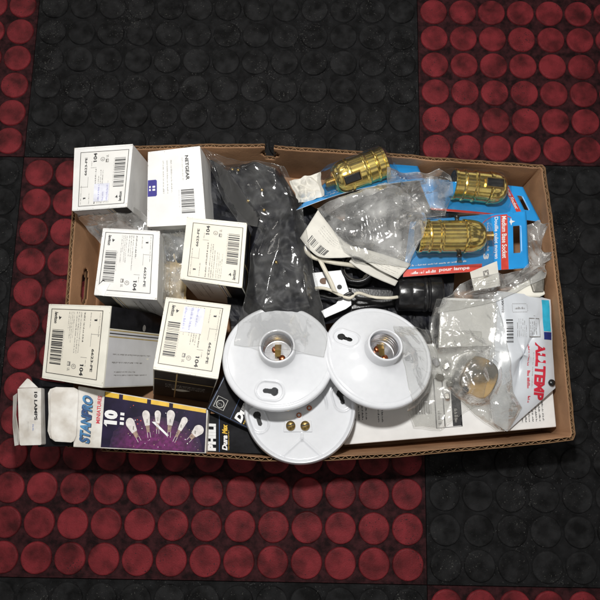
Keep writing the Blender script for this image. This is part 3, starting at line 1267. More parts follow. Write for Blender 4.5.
def card(name, label, cat, pts, thk=.0006, hole=None, prt=None, bow=0.0, nx=20, ny=14, quad=True, group=None):
    """pts TL TR BR BL as (px,py,z); slightly bowed hanging card with a euro slot"""
    C = [P(*p) for p in pts]
    N = (C[3]-C[0]).cross(C[1]-C[0]).normalized()
    if N.z < 0:
        N = -N

    def fn(u, v, off=0.):
        p = C[3]*(1-u)*(1-v)+C[2]*u*(1-v)+C[1]*u*v+C[0]*(1-u)*v
        return p+N*(off+bow*math.sin(PI*u)+.0008*noise.noise(Vector((u*2, v*2, pts[0][0]))))
    th = thing(name, label, cat, sum(C, Vector())/4-N*thk, group)
    nx, ny = 48, 36
    V, F = [], []
    for j in range(ny+1):
        for i in range(nx+1):
            V.append(fn(i/nx, j/ny))
    for j in range(ny):
        for i in range(nx):
            u, v = (i+.5)/nx, (j+.5)/ny
            if hole and hole(u, v):
                continue
            a = j*(nx+1)+i
            F.append((a, a+1, a+nx+2, a+nx+1))
    mb = MB()
    mb.add(V, F, 0, True)
    ob = mb.build('backing_card', [m_card_blue, m_card_back], th)
    md = ob.modifiers.new('solid', 'SOLIDIFY')
    md.thickness = thk
    md.offset = -1 if (V[1]-V[0]).cross(V[nx+1]-V[0]).dot(N) > 0 else 1
    md.material_offset = 1
    md.material_offset_rim = 1
    if prt:
        p = Print(fn)
        prt(p)
        p.build('card_print', th)
    return th, fn, N


GC = 'blue hanging cards behind the brass sockets'


def strips(p, u0, v0, u1, v1, n, mat, lay):
    """stripe cut in short pieces so that it follows the bow"""
    for i in range(n):
        a, b = v0+(v1-v0)*i/n, v0+(v1-v0)*(i+1)/n
        p.rect(u0, a, u1, b, mat, lay)


def prt3(p):
    for i in range(20):
        for j in range(14):
            p.rect(.88*i/20, j/14, .88*(i+1)/20, (j+1)/14, m_card_blue, 1)
    strips(p, .775, .0, .835, .97, 14, m_red_ink, 3)
    p.text('Medium Base Socket', .785, .20, .825, .94, m_wht_ink, 4, .02, rot=-1)
    p.text('Douille culot moyen', .715, .20, .755, .94, m_wht_ink, 3, .02, rot=-1)
    p.lines(.66, .35, .695, .90, 1, m_wht_ink, 3, .5, vert=True)
    p.lines(.635, .35, .655, .86, 1, m_wht_ink, 3, .5, vert=True)
    p.text('3', .63, .20, .675, .30, m_wht_ink, 3, .05, rot=-1)
    p.poly([(.865, .90), (.872, .85), (.90, .83), (.872, .81), (.865, .76), (.858, .81), (.85, .83), (.858, .85)], m_wht_ink, 3)
    for i in range(16):
        a, b = .30*PI+(.9*PI-.30*PI)*i/16*.8, .30*PI+(.9*PI-.30*PI)*(i+1)/16*.8
        f = lambda t, r: (.76+r*math.cos(t), .62+r*1.9*math.sin(t))
        p.poly([f(a, .185), f(b, .185), f(b, .178), f(a, .178)], m_red_ink, 3)
    n = 20
    for i in range(n):
        a, b = .62*i/n, .62*(i+1)/n
        p.rect(a, .0, b, .13, m_red_ink, 3)
    p.lines(.06, .035, .26, .10, 1, m_wht_ink, 4, .8, rag=False); p.text('pour lampe', .28, .03, .52, .105, m_wht_ink, 4, .02)
    p.lines(.04, .18, .5, .24, 1, m_wht_ink, 3, .5)
    p.poly([(.05, .82), (.07, .86), (.09, .88), (.07, .90), (.05, .95), (.035, .90), (.015, .88), (.035, .86)], m_wht_ink, 3)


def slot_hole(u, v):
    return (.885 < u < .930 and .28 < v < .75) or (.875 < u < .942 and .55 < v < .64)


# far-right socket and card (lies lower, turned)
t, fn, N = card('blister_card', 'blue blister card at the far right corner of the tray, its slotted end poking out', 'blister card',
                [(418, 178, .066), (523, 187, .060), (541, 222, .056), (431, 210, .070)],
                hole=lambda u, v: (.90 < u < .93 and .30 < v < .72),
                prt=lambda p: (strips(p, .80, .02, .85, .96, 8, m_red_ink, 3), p.text('Base Socket', .805, .3, .84, .9, m_wht_ink, 4, .02, rot=-1),
                               [p.rect(i*.05, .0, i*.05+.05, .07, m_red_ink, 3) for i in range(13)]), bow=.002, group=GC)
A, B = P(452.5, 184, .078), P(505, 189.5, .074)
brass_socket(A, B, 'brass lamp socket with a black switch slot near the far right tray corner', slot=.05, knob=False, stem=False)
mb = MB(); mb.add(*blister(P(440, 185, .078), P(510, 190, .074), 18, ''), 0, True)
mb.build('blister_dome', f_blister, t, reg=True)

# middle socket and card
t, fn, N = card('blister_card', 'flat blue blister card with a red stripe and slotted hole, holding the lowest brass socket', 'blister card',
                [(410, 222, .071), (526, 211, .069), (529, 268, .067), (403, 277, .071)], hole=slot_hole, prt=prt3, bow=.0015, group=GC)
A, B = P(417.5, 236.5, .090), P(485, 236, .088)
brass_socket(A, B, 'polished brass lamp socket with threaded stem and black knobs on the flat blue card', slot=PI*.98, R=16.8)
mb = MB(); mb.add(*blister(P(415, 236.5, .089), P(492, 236, .088), 18.2, ''), 0, True)
mb.build('blister_dome', f_blister, t)

# left socket and card seen nearly edge-on
t, fn, N = card('blister_card', 'blue blister card nearly on edge by the far wall, its pale edge showing', 'blister card',
                [(330, 178, .045), (415, 160, .045), (424, 180, .079), (296, 210, .079)], prt=lambda p: p.lines(.2, .1, .8, .3, 2, m_wht_ink, 3), bow=.007, group=GC)
A, B = P(385, 162, .086), P(333, 181, .084)
brass_socket(A, B, 'brass lamp socket leaning on the far tray wall, black slot on its upper side', slot=-.55, knob=False, R=17, stem=True)
mb = MB(); mb.add(*blister(P(392, 160, .083), P(322, 186, .081), 18, '', up=Vector((0, .25, 1)).normalized()), 0, True)
mb.build('blister_dome', f_blister, t)


# ------------------------------------------------------- black sockets, wires
def black_sockets():
    A, B = P(396, 294, .052), P(441, 293.5, .052)
    ax = (B-A).normalized()
    t = thing('pigtail_socket', 'black round pigtail socket lying on its side under the blue card', 'lamp socket', A.lerp(B, .5)-Vector((0, 0, .019)), 'black rubber sockets')
    L = (B-A).length/S
    b = MB()
    prof = [(6, -4), (9, -2), (14, -.5), (17.3, 1), (18.0, 2.5), (18.2, 14), (18.0, 15), (18.3, 16), (18.5, 26), (18.0, 27), (18.9, 28), (19.3, 29.5), (18.9, 31), (17.6, 32), (17.6, 33.2), (18.6, 34),
            (18.9, 36), (18.8, L-4), (18.2, L-1.4), (16.6, L), (14.5, L-.4), (14.0, L-12), (.3, L-13)]
    b.add(*lathe(prof, A, ax, 72, lambda a, q: -.35 if (abs(math.sin(a*2)) < .05 and 3 < q < 26) else 0), 0, True)
    b.build('socket_body', m_bake, t, crisp=True)
    for k, (dy, mt, dz) in enumerate(((-.003, m_wirew, .004), (.003, m_bake, -.001))):
        w = MB()
        pts = [P(398, 297, .060+dz), P(388, 298, .062+dz), P(372, 297+k*2, .063), P(358, 293+k*5, .068), P(350, 298-k*5, .070), P(340, 295+k*3, .068), P(330, 290+k*8, .066), P(318, 288+k*8, .062), P(300, 292+k*8, .05)]
        w.add(*tube(pts, 1.7 if k == 0 else 1.5, 10), 0, True)
        w.build('lead_wire', mt, t)
    C0 = P(358, 272, .046)
    n = (Vector((-.12, .12, 1))).normalized()
    t2 = thing('rubber_socket', 'black rubber socket with its round mouth facing up, by the white metal bracket', 'lamp socket', C0, 'black rubber sockets')
    b = MB()
    b.add(*lathe([(12, -30), (15.5, -26), (16.5, -4), (17.5, 3), (18.4, 10), (18.4, 17), (17.6, 18.6), (16.4, 19), (15.3, 18.2), (14.8, 16)], C0, n, 64,
                 lambda a, q: .5 if (q > 2 and math.sin(a*3) > .8) else 0), 0, True)
    b.build('socket_body', m_bake, t2)
    b = MB()
    pr = []
    for k in range(50):
        q = 16-k*.5
        pr.append((14.2+.6*math.sin(q*2*PI/3.4), q))
    pr += [(8, -9), (.3, -9.4)]
    b.add(*lathe(pr, C0, n, 48), 0, True)
    b.build('screw_shell', m_greymet, t2, reg=False)
    # flat black body under both
    t3 = thing('cord_strap', 'dull black moulded strap passing behind the white metal bracket', 'cord', P(350, 300, .03))
    b = MB()
    V, F = slab([P(x, y, .046) for x, y in ((322, 262), (345, 252), (352, 258), (345, 285), (398, 288), (398, 305), (350, 312), (318, 318), (308, 300), (312, 270))], .03)
    b.add(V, F)
    b.build('strap_body', m_bake, t3, bevel=.003)
    # ribbed cream cord looping past the paper tag
    w = MB()
    w.add(*tube([P(300, 232, .060), P(303, 246, .066), P(311, 256, .070), P(322, 260, .071), P(336, 263, .071), P(350, 265, .068), P(362, 268, .055)], 2.3, 12), 0, True)
    tag(w.build('round_cable', m_wirew), 'thick cream cable curving round below the folded paper tag', 'cable', 'cream cables')
    w = MB()
    pts = [P(320, 260, .074), P(325, 270, .074), P(331, 282, .072), P(335, 292, .070)]
    pts = smooth_path(pts)
    V, F = [], []
    for p_ in pts:
        V += [p_-Vector((.0028, -.001, 0)), p_+Vector((.0028, -.001, 0))]
    for i in range(len(pts)-1):
        F.append((2*i, 2*i+1, 2*i+3, 2*i+2))
    w.add(V, F, 0, True)
    tag(w.build('flat_cable', m_wirew, solid=.0016), 'short flat cream cable crossing the white metal bracket', 'cable', 'cream cables')


black_sockets()


def bracket():
    t = thing('mounting_bracket', 'white metal U shaped mounting bracket with a small round hole', 'bracket', P(335, 293, .055))
    z = .062
    def zz(x): return z+(x-330)*.00010
    outer = [(310, 273), (341, 270), (345, 279), (351, 298), (351.5, 305), (346, 309), (325, 318), (321, 311), (336, 303.5), (339, 299), (337, 291.5), (333, 288), (312, 291)]
    V, F = slab([P(x, y, zz(x)) for x, y in outer], .0016)
    b = MB(); b.add(V, F)
    b.build('bracket_plate', m_zinc, t, bevel=.0004)
    h = MB()
    c = P(339.5, 287, zz(340)+.0002)
    h.add([c+Vector((.0026*math.cos(a*PI/10), .0026*math.sin(a*PI/10), 0)) for a in range(20)], [tuple(range(20))])
    h.build('screw_hole', m_hole, t, reg=False)
    c = P(324, 281, zz(324)+.0002)
    h = MB()
    h.add([c+Vector((.0045*math.cos(a*PI/12), .0035*math.sin(a*PI/12), 0)) for a in range(24)], [tuple(range(24))])
    h.build('slot_hole', M('rusty_recess', (.12, .06, .03), .6), t, reg=False)


bracket()


# ---------------------------------------------------------------- paper tags
def ribbon(edgeA, edgeB, th, name, mat, parent=None, k=6):
    a = smooth_path([P(*p) for p in edgeA], k); b = smooth_path([P(*p) for p in edgeB], k)
    V, F = [], []
    nn = 6
    for p, q in zip(a, b):
        for i in range(nn+1):
            r = p.lerp(q, i/nn)
            V.append(r+Vector((0, 0, .0008*noise.noise(r*120))))
    for i in range(len(a)-1):
        for j in range(nn):
            o = i*(nn+1)+j
            F.append((o, o+nn+1, o+nn+2, o+1))
    mb = MB(); mb.add(V, F, 0, True)
    ob = mb.build(name, mat, parent, solid=th)

    def fn(u, v, off=0.):
        f = u*(len(a)-1); i = min(int(f), len(a)-2); t = f-i
        pa = a[i].lerp(a[i+1], t); pb = b[i].lerp(b[i+1], t)
        r = pb.lerp(pa, v)
        return r+Vector((0, 0, .0008*noise.noise(r*120)+off+th))
    return ob, fn


t = thing('instruction_tag', 'long folded white paper tag with a barcode, curling over the black sockets', 'paper tag', P(350, 250, .06))
ob, fn = ribbon([(318, 210, .080), (330, 226, .080), (340, 238, .080), (352, 246, .081), (372, 251, .078), (392, 257, .076), (411, 264, .074)],
                [(300, 238, .076), (309, 249, .079), (320, 257, .081), (338, 258, .083), (358, 258, .080), (380, 270, .078), (398, 279, .076)],
                .0003, 'tag_sheet', m_paper, t)
p = Print(fn)
random.seed(9)
p.bars(.10, .12, .20, .36, m_ink, n=7, lay=2, seed=5)
p.bars(.23, .10, .36, .36, m_ink, n=10, lay=2, seed=8)
p.lines(.12, .6, .5, .9, 4, m_inkl, 2, .35)
p.lines(.68, .15, .95, .75, 5, m_inkl, 2, .3)
p.build('tag_print', t)
ob, fn = ribbon([(352, 258, .073), (368, 264, .072), (384, 272, .071), (398, 281, .069)],
                [(349, 262, .070), (364, 272, .069), (380, 280, .067), (395, 286, .066)], .0003, 'tag_fold', m_paper, t)
# crumpled tissue next to the leaning socket
def crumple(quad, zb, amp, name, mat, label, cat, n=34, seed=0., freq=70, base=None):
    c = [P(*q) for q in quad]
    V, F = [], []
    for j in range(n+1):
        for i in range(n+1):
            u, v = i/n, j/n
            p = c[0]*(1-u)*(1-v)+c[1]*u*(1-v)+c[2]*u*v+c[3]*(1-u)*v
            q = p*freq+Vector((seed, seed, 0))
            d, _ = noise.voronoi(q)
            e = min(1, 6*min(u, 1-u, v, 1-v))
            V.append(p+Vector((.002*noise.noise(q), .002*noise.noise(q+Vector((9, 9, 9))), amp*(d[1]-d[0])*(.3+.7*e)+amp*.7*noise.noise(q*.7))))
    for j in range(n):
        for i in range(n):
            a = j*(n+1)+i
            F.append((a, a+1, a+n+2, a+n+1))
    mb = MB(); mb.add(V, F, 0, False)
    ob = mb.build(name, mat, solid=.0002)
    return tag(ob, label, cat)


crumple([(290, 182, .072), (320, 172, .078), (324, 196, .078), (298, 204, .072)], .07, .006, 'tissue_paper', m_paper,
        'crumpled white tissue scrap beside the leaning brass socket', 'paper', seed=3, freq=130)
crumple([(160, 258, .055), (186, 250, .055), (186, 300, .05), (162, 300, .05)], .05, .010, 'paper_scrap', m_tanp,
        'crumpled tan paper scrap wedged between two upright cartons', 'paper', seed=8, freq=90)
crumple([(163, 228, .062), (186, 226, .062), (184, 262, .06), (166, 262, .058)], .06, .012, 'foil_wrap', m_darkglass,
        'crumpled dark shiny foil wrap down between the cartons', 'wrap', seed=15, freq=80)
crumple([(345, 192, .036), (460, 192, .036), (450, 340, .036), (345, 345, .036)], .06, .006, 'dark_filler', m_junk,  # added dark sheet that darkens the bare floor under the bag
        'added dark foam sheet under the crumpled bag and the flat blue card', 'filler', seed=41, freq=60)
crumple([(206, 158, .044), (352, 225, .048), (352, 322, .046), (232, 332, .046)], .06, .006, 'dark_filler', m_junk,  # another added sheet, darkens the gap below the black parts
        'added dark foam sheet under the bag of black parts and the bracket', 'filler', seed=21, freq=60)


# ---------------------------------------------------- big white carton, right
def flat_box(q, z, thk, name, label, cat, mat, bev=.001):
    C = [P(x, y, z) for x, y in q]
    th = thing(name, label, cat, Vector((sum(c.x for c in C)/4, sum(c.y for c in C)/4, z-thk)))
    mb = MB(); mb.add(*slab(C, thk)); mb.build('carton_body', mat, th, bevel=bev)
    return th, C, quad_fn(C[3], C[2], C[1], C[0], Vector((0, 0, 1)))


th, C, fn = flat_box([(340, 348), (548, 338), (556.5, 427), (344, 445)], .048, .040, 'flat_carton',
                     'large flat white carton lying along the bottom right of the tray under the bags', 'carton', m_white)
random.seed(21)
p = Print(fn)
p.rect(.05, .18, .22, .62, m_white, 1)
p.lines(.055, .24, .125, .50, 4, m_ink, 2, .42, vert=True)
p.lines(.165, .20, .20, .58, 2, m_ink, 2, .42, vert=True)
p.build('printed_text', th)
p = Print(fn)
p.frame(.435, .09, .56, .62, .005, m_ink, 1)
p.rect(.475, .10, .48, .61, m_ink, 1)
p.rect(.515, .10, .558, .61, m_ink, 1)
p.lines(.525, .14, .545, .36, 1, m_inkl, 2, .8, vert=True)
p.lines(.447, .12, .47, .40, 1, m_inkg, 1, .8, vert=True)
p.build('printed_panel', th)
p = Print(fn)
p.bars(.33, .25, .42, .62, m_inkg, n=16, seed=4)
p.build('printed_barcode', th)
p = Print(fn)
p.rect(.835, .07, .965, .64, m_white, 1)
p.lines(.84, .08, .955, .62, 7, m_ink, 2, .45, vert=True)
p.build('printed_text', th)

th, C, fn = flat_box([(441, 297), (499, 300), (508, 345), (438, 348)], .060, .0115, 'white_packet',
                     'small plain white packet lying above the large flat carton', 'packet', m_white)
# beige device right of the blue card
t = thing('wall_plate', 'cream wall plate standing half hidden against the right wall by the carrying slot', 'wall plate', P(527, 288, .02))
mb = MB()
mb.add(*slab([P(508, 291, .058), P(529, 279, .064), P(537, 274, .066), (P(546, 294, .066)), P(540, 297, .064), P(506, 297, .057)], .010))
mb.build('plate_face', m_cream, t, bevel=.0015)
mb = MB(); mb.add(*slab([P(529.5, 279, .0665), P(541, 270, .069), P(545, 273, .067), P(544, 292, .067), P(534, 292, .0665)], .012))
mb.build('plate_side', m_greymet, t, bevel=.001)
# small leaflet
t = thing('leaflet', 'small pale leaflet with a printed symbol, tucked below the flat blue card', 'leaflet', P(485, 275, .068))
mb = MB(); mb.add(*slab([P(470, 272, .0755), P(497, 261, .0765), (P(500, 286, .074)), P(474, 291, .073)], .0004))
mb.build('leaflet_sheet', m_paper, t)
p = Print(quad_fn(P(474, 291, .0735), P(500, 286, .0745), P(497, 261, .077), P(470, 272, .076), Vector((0, 0, 1))))
p.frame(.45, .50, .65, .80, .03, m_inkg, 1); p.circle(.55, .65, .07, .11, m_inkg, 1, ring=.3); p.lines(.15, .1, .9, .4, 3, m_inkl, 1, .35)
p.build('leaflet_print', t)


# printed pouch
def pouch():
    zc = .058
    out = [(497, 291, .060), (524, 294, .061), (541, 297, .060), (550.5, 299.5, .058), (552, 330, .060), (553.5, 365, .060), (555.5, 388, .058), (507, 431.5, .052), (494, 424, .054),
           (487, 380, .060), (492, 340, .061)]
    t = thing('printed_pouch', 'pale plastic pouch with large red letters and a cyan strip, against the right wall', 'pouch', P(525, 360, .050))
    cen = P(523, 355, .066)
    N = 26
    ring = []
    o = [P(*q) for q in out]
    m = len(o)
    V = [cen]
    F = []
    ks = 8
    loop = []
    for i in range(m):
        for j in range(ks):
            loop.append(o[i].lerp(o[(i+1) % m], j/ks))
    nl = len(loop)
    for r in range(1, N+1):
        f = r/N
        for k in range(nl):
            q = cen.lerp(loop[k], f)
            q = q.copy()
            base = loop[k].z
            q.z = base+(.0075*(1-f**3))+.0018*noise.noise(q*70)*(1-f*.4)
            V.append(q)
    for k in range(nl):
        F.append((0, 1+k, 1+(k+1) % nl))
    for r in range(N-1):
        for k in range(nl):
            a = 1+r*nl+k; b = 1+r*nl+(k+1) % nl
            F.append((a, a+nl, b+nl, b))
    mb = MB(); mb.add(V, F, 0, True)
    # underside closes the pouch
    V2 = [v-Vector((0, 0, .0012+.006*(1-((v-cen).length/.07)))) if False else Vector((v.x, v.y, min(v.z-.0003, .0495))) for v in V]
    mb.add(V2, [tuple(reversed(f)) for f in F], 0, True)
    mb.build('pouch_film', m_pouch, t)
    bv = BVHTree.FromPolygons(V, F)

    c = [P(487, 431, .06), P(556, 431, .06), P(552, 292, .06), P(487, 292, .06)]

    def fn(u, v, off=0.):
        q = c[0]*(1-u)*(1-v)+c[1]*u*(1-v)+c[2]*u*v+c[3]*(1-u)*v
        h = bv.ray_cast(Vector((q.x, q.y, .2)), Vector((0, 0, -1)))
        z = h[0].z if h[0] else .056
        return Vector((q.x, q.y, z+off+.0002))
    p = Print(fn)

    def grid_rect(u0, v0, u1, v1, mm, lay, a=5, b=10):
        for i in range(a):
            for j in range(b):
                p.rect(u0+(u1-u0)*i/a, v0+(v1-v0)*j/b, u0+(u1-u0)*(i+1)/a, v0+(v1-v0)*(j+1)/b, mm, lay)
    grid_rect(.83, .705, .955, .94, m_cyan, 1)
    grid_rect(.83, .645, .965, .70, m_navy, 1, 5, 3)
    p.text('ALLTEMP', .685, .215, .845, .625, m_palered, 3, .05, rot=-1, shear=.12)
    p.lines(.58, .46, .605, .63, 1, m_palered, 3, .9, vert=True, rag=False)
    p.lines(.585, .30, .63, .43, 1, m_palered, 3, .9, vert=True, rag=False)
    p.lines(.60, .20, .64, .26, 1, m_palered, 3, .9, vert=True, rag=False)
    p.lines(.65, .30, .68, .60, 1, m_inkl, 3, .5, vert=True)
    random.seed(2)
    p.text('1/30/102', .205, .84, .235, .955, m_ink, 2, .03, rot=-1)
    grid = m_inkg
    for k in range(9):
        p.rect(.37+k*.024, .905, .382+k*.024, .909, grid, 2); p.rect(.37+k*.024, .842, .382+k*.024, .846, grid, 2)
    for k in range(4):
        p.rect(.36, .85+k*.014, .365, .858+k*.014, grid, 2); p.rect(.585, .85+k*.014, .59, .858+k*.014, grid, 2)
    p.lines(.40, .865, .55, .888, 1, grid, 2, .8, rag=False)
    p.rect(.18, .815, .70, .818, grid, 2)
    p.bars(.26, .62, .36, .80, m_ink, n=14, seed=3, vert=True)
    p.lines(.42, .66, .58, .80, 6, grid, 2, .3, vert=True)
    p.frame(.60, .66, .77, .80, .006, grid, 2)
    p.lines(.62, .68, .74, .78, 4, grid, 2, .35, vert=True)
    p.bars(.34, .10, .46, .20, m_inkg, n=12, seed=9, vert=True)
    p.build('pouch_print', t)


pouch()

# black stud at the pouch corner
mb = MB(); mb.add(*lathe([(3.4, 0), (3.6, 1.5), (2.8, 3.2), (.2, 3.8)], P(551, 383, .0605), (.3, .2, 1), 20), 0, True)
tag(mb.build('rubber_stud', m_bake), 'small black rubber stud on the corner of the printed pouch', 'stud')


# cover plate in the clear bag, grey with a golden reflection painted as tan
def cover_plate():
    z = .066
    C = P(478.5, 377.5, z)
    t = thing('cover_plate', 'rounded grey brown metal plate with a small hole, inside the clear bag', 'cover plate', C-Vector((0, 0, .0015)))
    rx, ry = 19.0, 20.5
    ang = math.radians(-28)
    V, F, I = [], [], []
    nr, nt = 26, 96
    for j in range(nr+1):
        r = max(.01, j/nr)
        for k in range(nt):
            a = 2*PI*k/nt
            ca, sa = math.cos(a), math.sin(a)
            q = (abs(ca)**2.9+abs(sa)**2.9)**(-1/2.9)
            x, y = r*q*ca*17.5, r*q*sa*20.5
            h = 3.0+2.6*math.exp(-(math.hypot(x, y)/6.5)**4)+1.2*math.exp(-(math.hypot(x, y)/12)**2)
            if r > .93:
                h -= 2.6*((r-.93)/.07)**2
            X, Y = x*math.cos(ang)-y*math.sin(ang), x*math.sin(ang)+y*math.cos(ang)
            V.append(C+Vector((X*S, Y*S, h*S)))
    for j in range(nr):
        for k in range(nt):
            k2 = (k+1) % nt
            F.append((j*nt+k, (j+1)*nt+k, (j+1)*nt+k2, j*nt+k2))
            m = V[j*nt+k]-C
            I.append(0)
    F.append(tuple(nr*nt+k for k in range(nt))); I.append(0)
    mb = MB(); mb.add(V, F, I, True)
    mb.build('plate_body', [m_tan, m_greymet], t)
    for (x, y, r, m_, nm) in ((465.5, 389.5, 3.0, m_hole, 'screw_hole'), (490.5, 363.5, 1.9, m_alum, 'rivet')):
        c = P(x, y, z+.0034)
        h = MB(); h.add(*lathe([(.1, .9), (r, .9), (r+.3, .2), (r+.4, -.5)], c, (0, 0, 1), 18), 0, True)
        h.build(nm, m_, t, reg=False)


cover_plate()

# small dark metal chips in the clear bag
rs = random.Random(11)
chips = [(416, 352, 7, .3), (425, 356, 6, 1.2), (436, 362, 7, 2.2), (446, 366, 6, .8), (440, 377, 7, 2.9), (450, 384, 6, .2), (447, 396, 5, 1.7)]
LAB = ['nearest the lampholder', 'second from the lampholder', 'in the middle of the clear bag', 'touching the round metal plate', 'below the middle one', 'low beside the round metal plate', 'lowest of them']
for (x, y, s_, a), l_ in zip(chips, LAB):
    c = P(x, y, .054)
    u = Vector((math.cos(a), math.sin(a), .25*math.sin(a*3))).normalized(); w = Vector((-math.sin(a), math.cos(a), .3*math.cos(a*5))).normalized()
    n_ = u.cross(w)
    mb = MB()
    pts = [c+u*(s_*S*.6)*i+w*(s_*S*.45)*j for i, j in ((-1, -.6), (-.6, -1), (.7, -1), (1, -.4), (1, .6), (.5, 1), (-.7, 1), (-1, .5))]
    mb.add(*slab(pts, .0022, -n_))
    ob = mb.build('metal_clip', m_greymet if rs.random() < .6 else m_alum, bevel=.0004)
    tag(ob, 'small dull metal clip in the clear bag, '+l_, 'metal clip', 'small metal clips in the clear bag')


# --------------------------------------------------------- black parts in bag
def warp_quad(px, z):
    return [P(x, y, z) for x, y in px]


def outline_grid(left, right, n, m):
    """rows from top to bottom between two pixel edges"""
    def samp(poly, t):
        L = [0]
        for a, b in zip(poly, poly[1:]):
            L.append(L[-1]+math.hypot(b[0]-a[0], b[1]-a[1]))
        d = t*L[-1]
        for i in range(len(poly)-1):
            if d <= L[i+1]+1e-9:
                f = (d-L[i])/max(L[i+1]-L[i], 1e-9)
                return (poly[i][0]*(1-f)+poly[i+1][0]*f, poly[i][1]*(1-f)+poly[i+1][1]*f)
        return poly[-1]
    G = []
    for j in range(n+1):
        a, b = samp(left, j/n), samp(right, j/n)
        G.append([(a[0]*(1-i/m)+b[0]*i/m, a[1]*(1-i/m)+b[1]*i/m) for i in range(m+1)])
    return G


def black_parts():
    G = outline_grid([(208, 154), (218, 178), (232, 200), (250, 222), (238, 250), (238, 286), (240, 306), (262, 324), (292, 338)],
                     [(250, 154), (284, 166), (299, 190), (307, 220), (315, 250), (321, 280), (326, 310), (329, 330), (324, 350)], 120, 60)
    V, F = [], []
    n, m = 120, 60
    for j in range(n+1):
        for i in range(m+1):
            x, y = G[j][i]
            u, v = i/m, j/n
            e = min(1, 5*min(u, 1-u))**.6*min(1, 9*v)**.5*min(1, 5*(1-v))**.6
            p = P(x, y, .075)
            q = p*55
            d, _ = noise.voronoi(p*48)
            lump = .010*noise.noise(q)+.006*noise.noise(q*2.3)+.009*(d[1]-d[0])
            z = .036+e*(.044+.33*lump)
            if v > .8:
                z -= .006*(v-.8)/.2*0
            V.append(Vector((p.x, p.y, z)))
    nv = len(V)
    V += [Vector((v.x, v.y, .02)) for v in V[:]]
    for j in range(n):
        for i in range(m):
            a = j*(m+1)+i
            F.append((a, a+1, a+m+2, a+m+1))
    border = [i for i in range(m+1)]+[(j+1)*(m+1)+m for j in range(n)]+[n*(m+1)+i for i in range(m-1, -1, -1)]+[j*(m+1) for j in range(n-1, 0, -1)]
    for k in range(len(border)):
        a, b = border[k], border[(k+1) % len(border)]
        F.append((a, b, b+nv, a+nv))
    mb = MB(); mb.add(V, F, 0, True)
    t = mb.build('black_parts', m_junk)
    tag(t, 'heaped black plastic electrical parts filling the clear bag in the middle of the tray', 'plastic parts')
    # a few brass terminals glinting among them
    k = 0
    for (x, y) in ((232, 168), (238, 169), (264, 210), (248, 200), (276, 262), (262, 190)):
        c = P(x, y, .082)
        tree = BVHTree.FromPolygons(V, F)
        h = tree.ray_cast(Vector((c.x, c.y, .3)), Vector((0, 0, -1)))
        z = h[0].z if h[0] else .07
        b = MB(); b.add(*lathe([(.2, 1.6), (1.6, 1.3), (2.0, 0), (2.0, -1.5)], Vector((c.x, c.y, z)), (rs.uniform(-.5, .5), rs.uniform(-.5, .5), 1), 12), 0, True)
        o = b.build('brass_terminal', m_brass_d, t)


black_parts()


# ============================================================ PLASTIC FILM
def scene_tree():
    V, F = [], []
    for v, f in REG:
        o = len(V)
        V += v
        F += [tuple(i+o for i in g) for g in f]
    return BVHTree.FromPolygons(V, F)


TREE = scene_tree()


def folds(q, seed, crease):
    """long sharp pleats of stiff film, fading in and out"""
    t = 0.
    for k, (a, f, m) in enumerate(((.3, 1., 1.), (1.35, .8, .9), (2.2, 1.3, .8), (2.9, 2.3, .45), (.8, 3.1, .32), (1.9, 4.3, .2))):
        d = q.x*math.cos(a+seed)+q.y*math.sin(a+seed)
        c = -q.x*math.sin(a+seed)+q.y*math.cos(a+seed)
        g = d*f*.55+1.1*noise.noise(Vector((q.x*.45*f**.5, q.y*.45*f**.5, seed+k*3)))+.25*c
        tri = abs((g % 1.)-.5)*2
        mask = max(0, min(1, .5+1.6*noise.noise(Vector((q.x*.6, q.y*.6, seed+k*7+3)))))
        t += m*crease*mask*(tri**1.6)*.8
    return t+.14*noise.noise(q*.7)


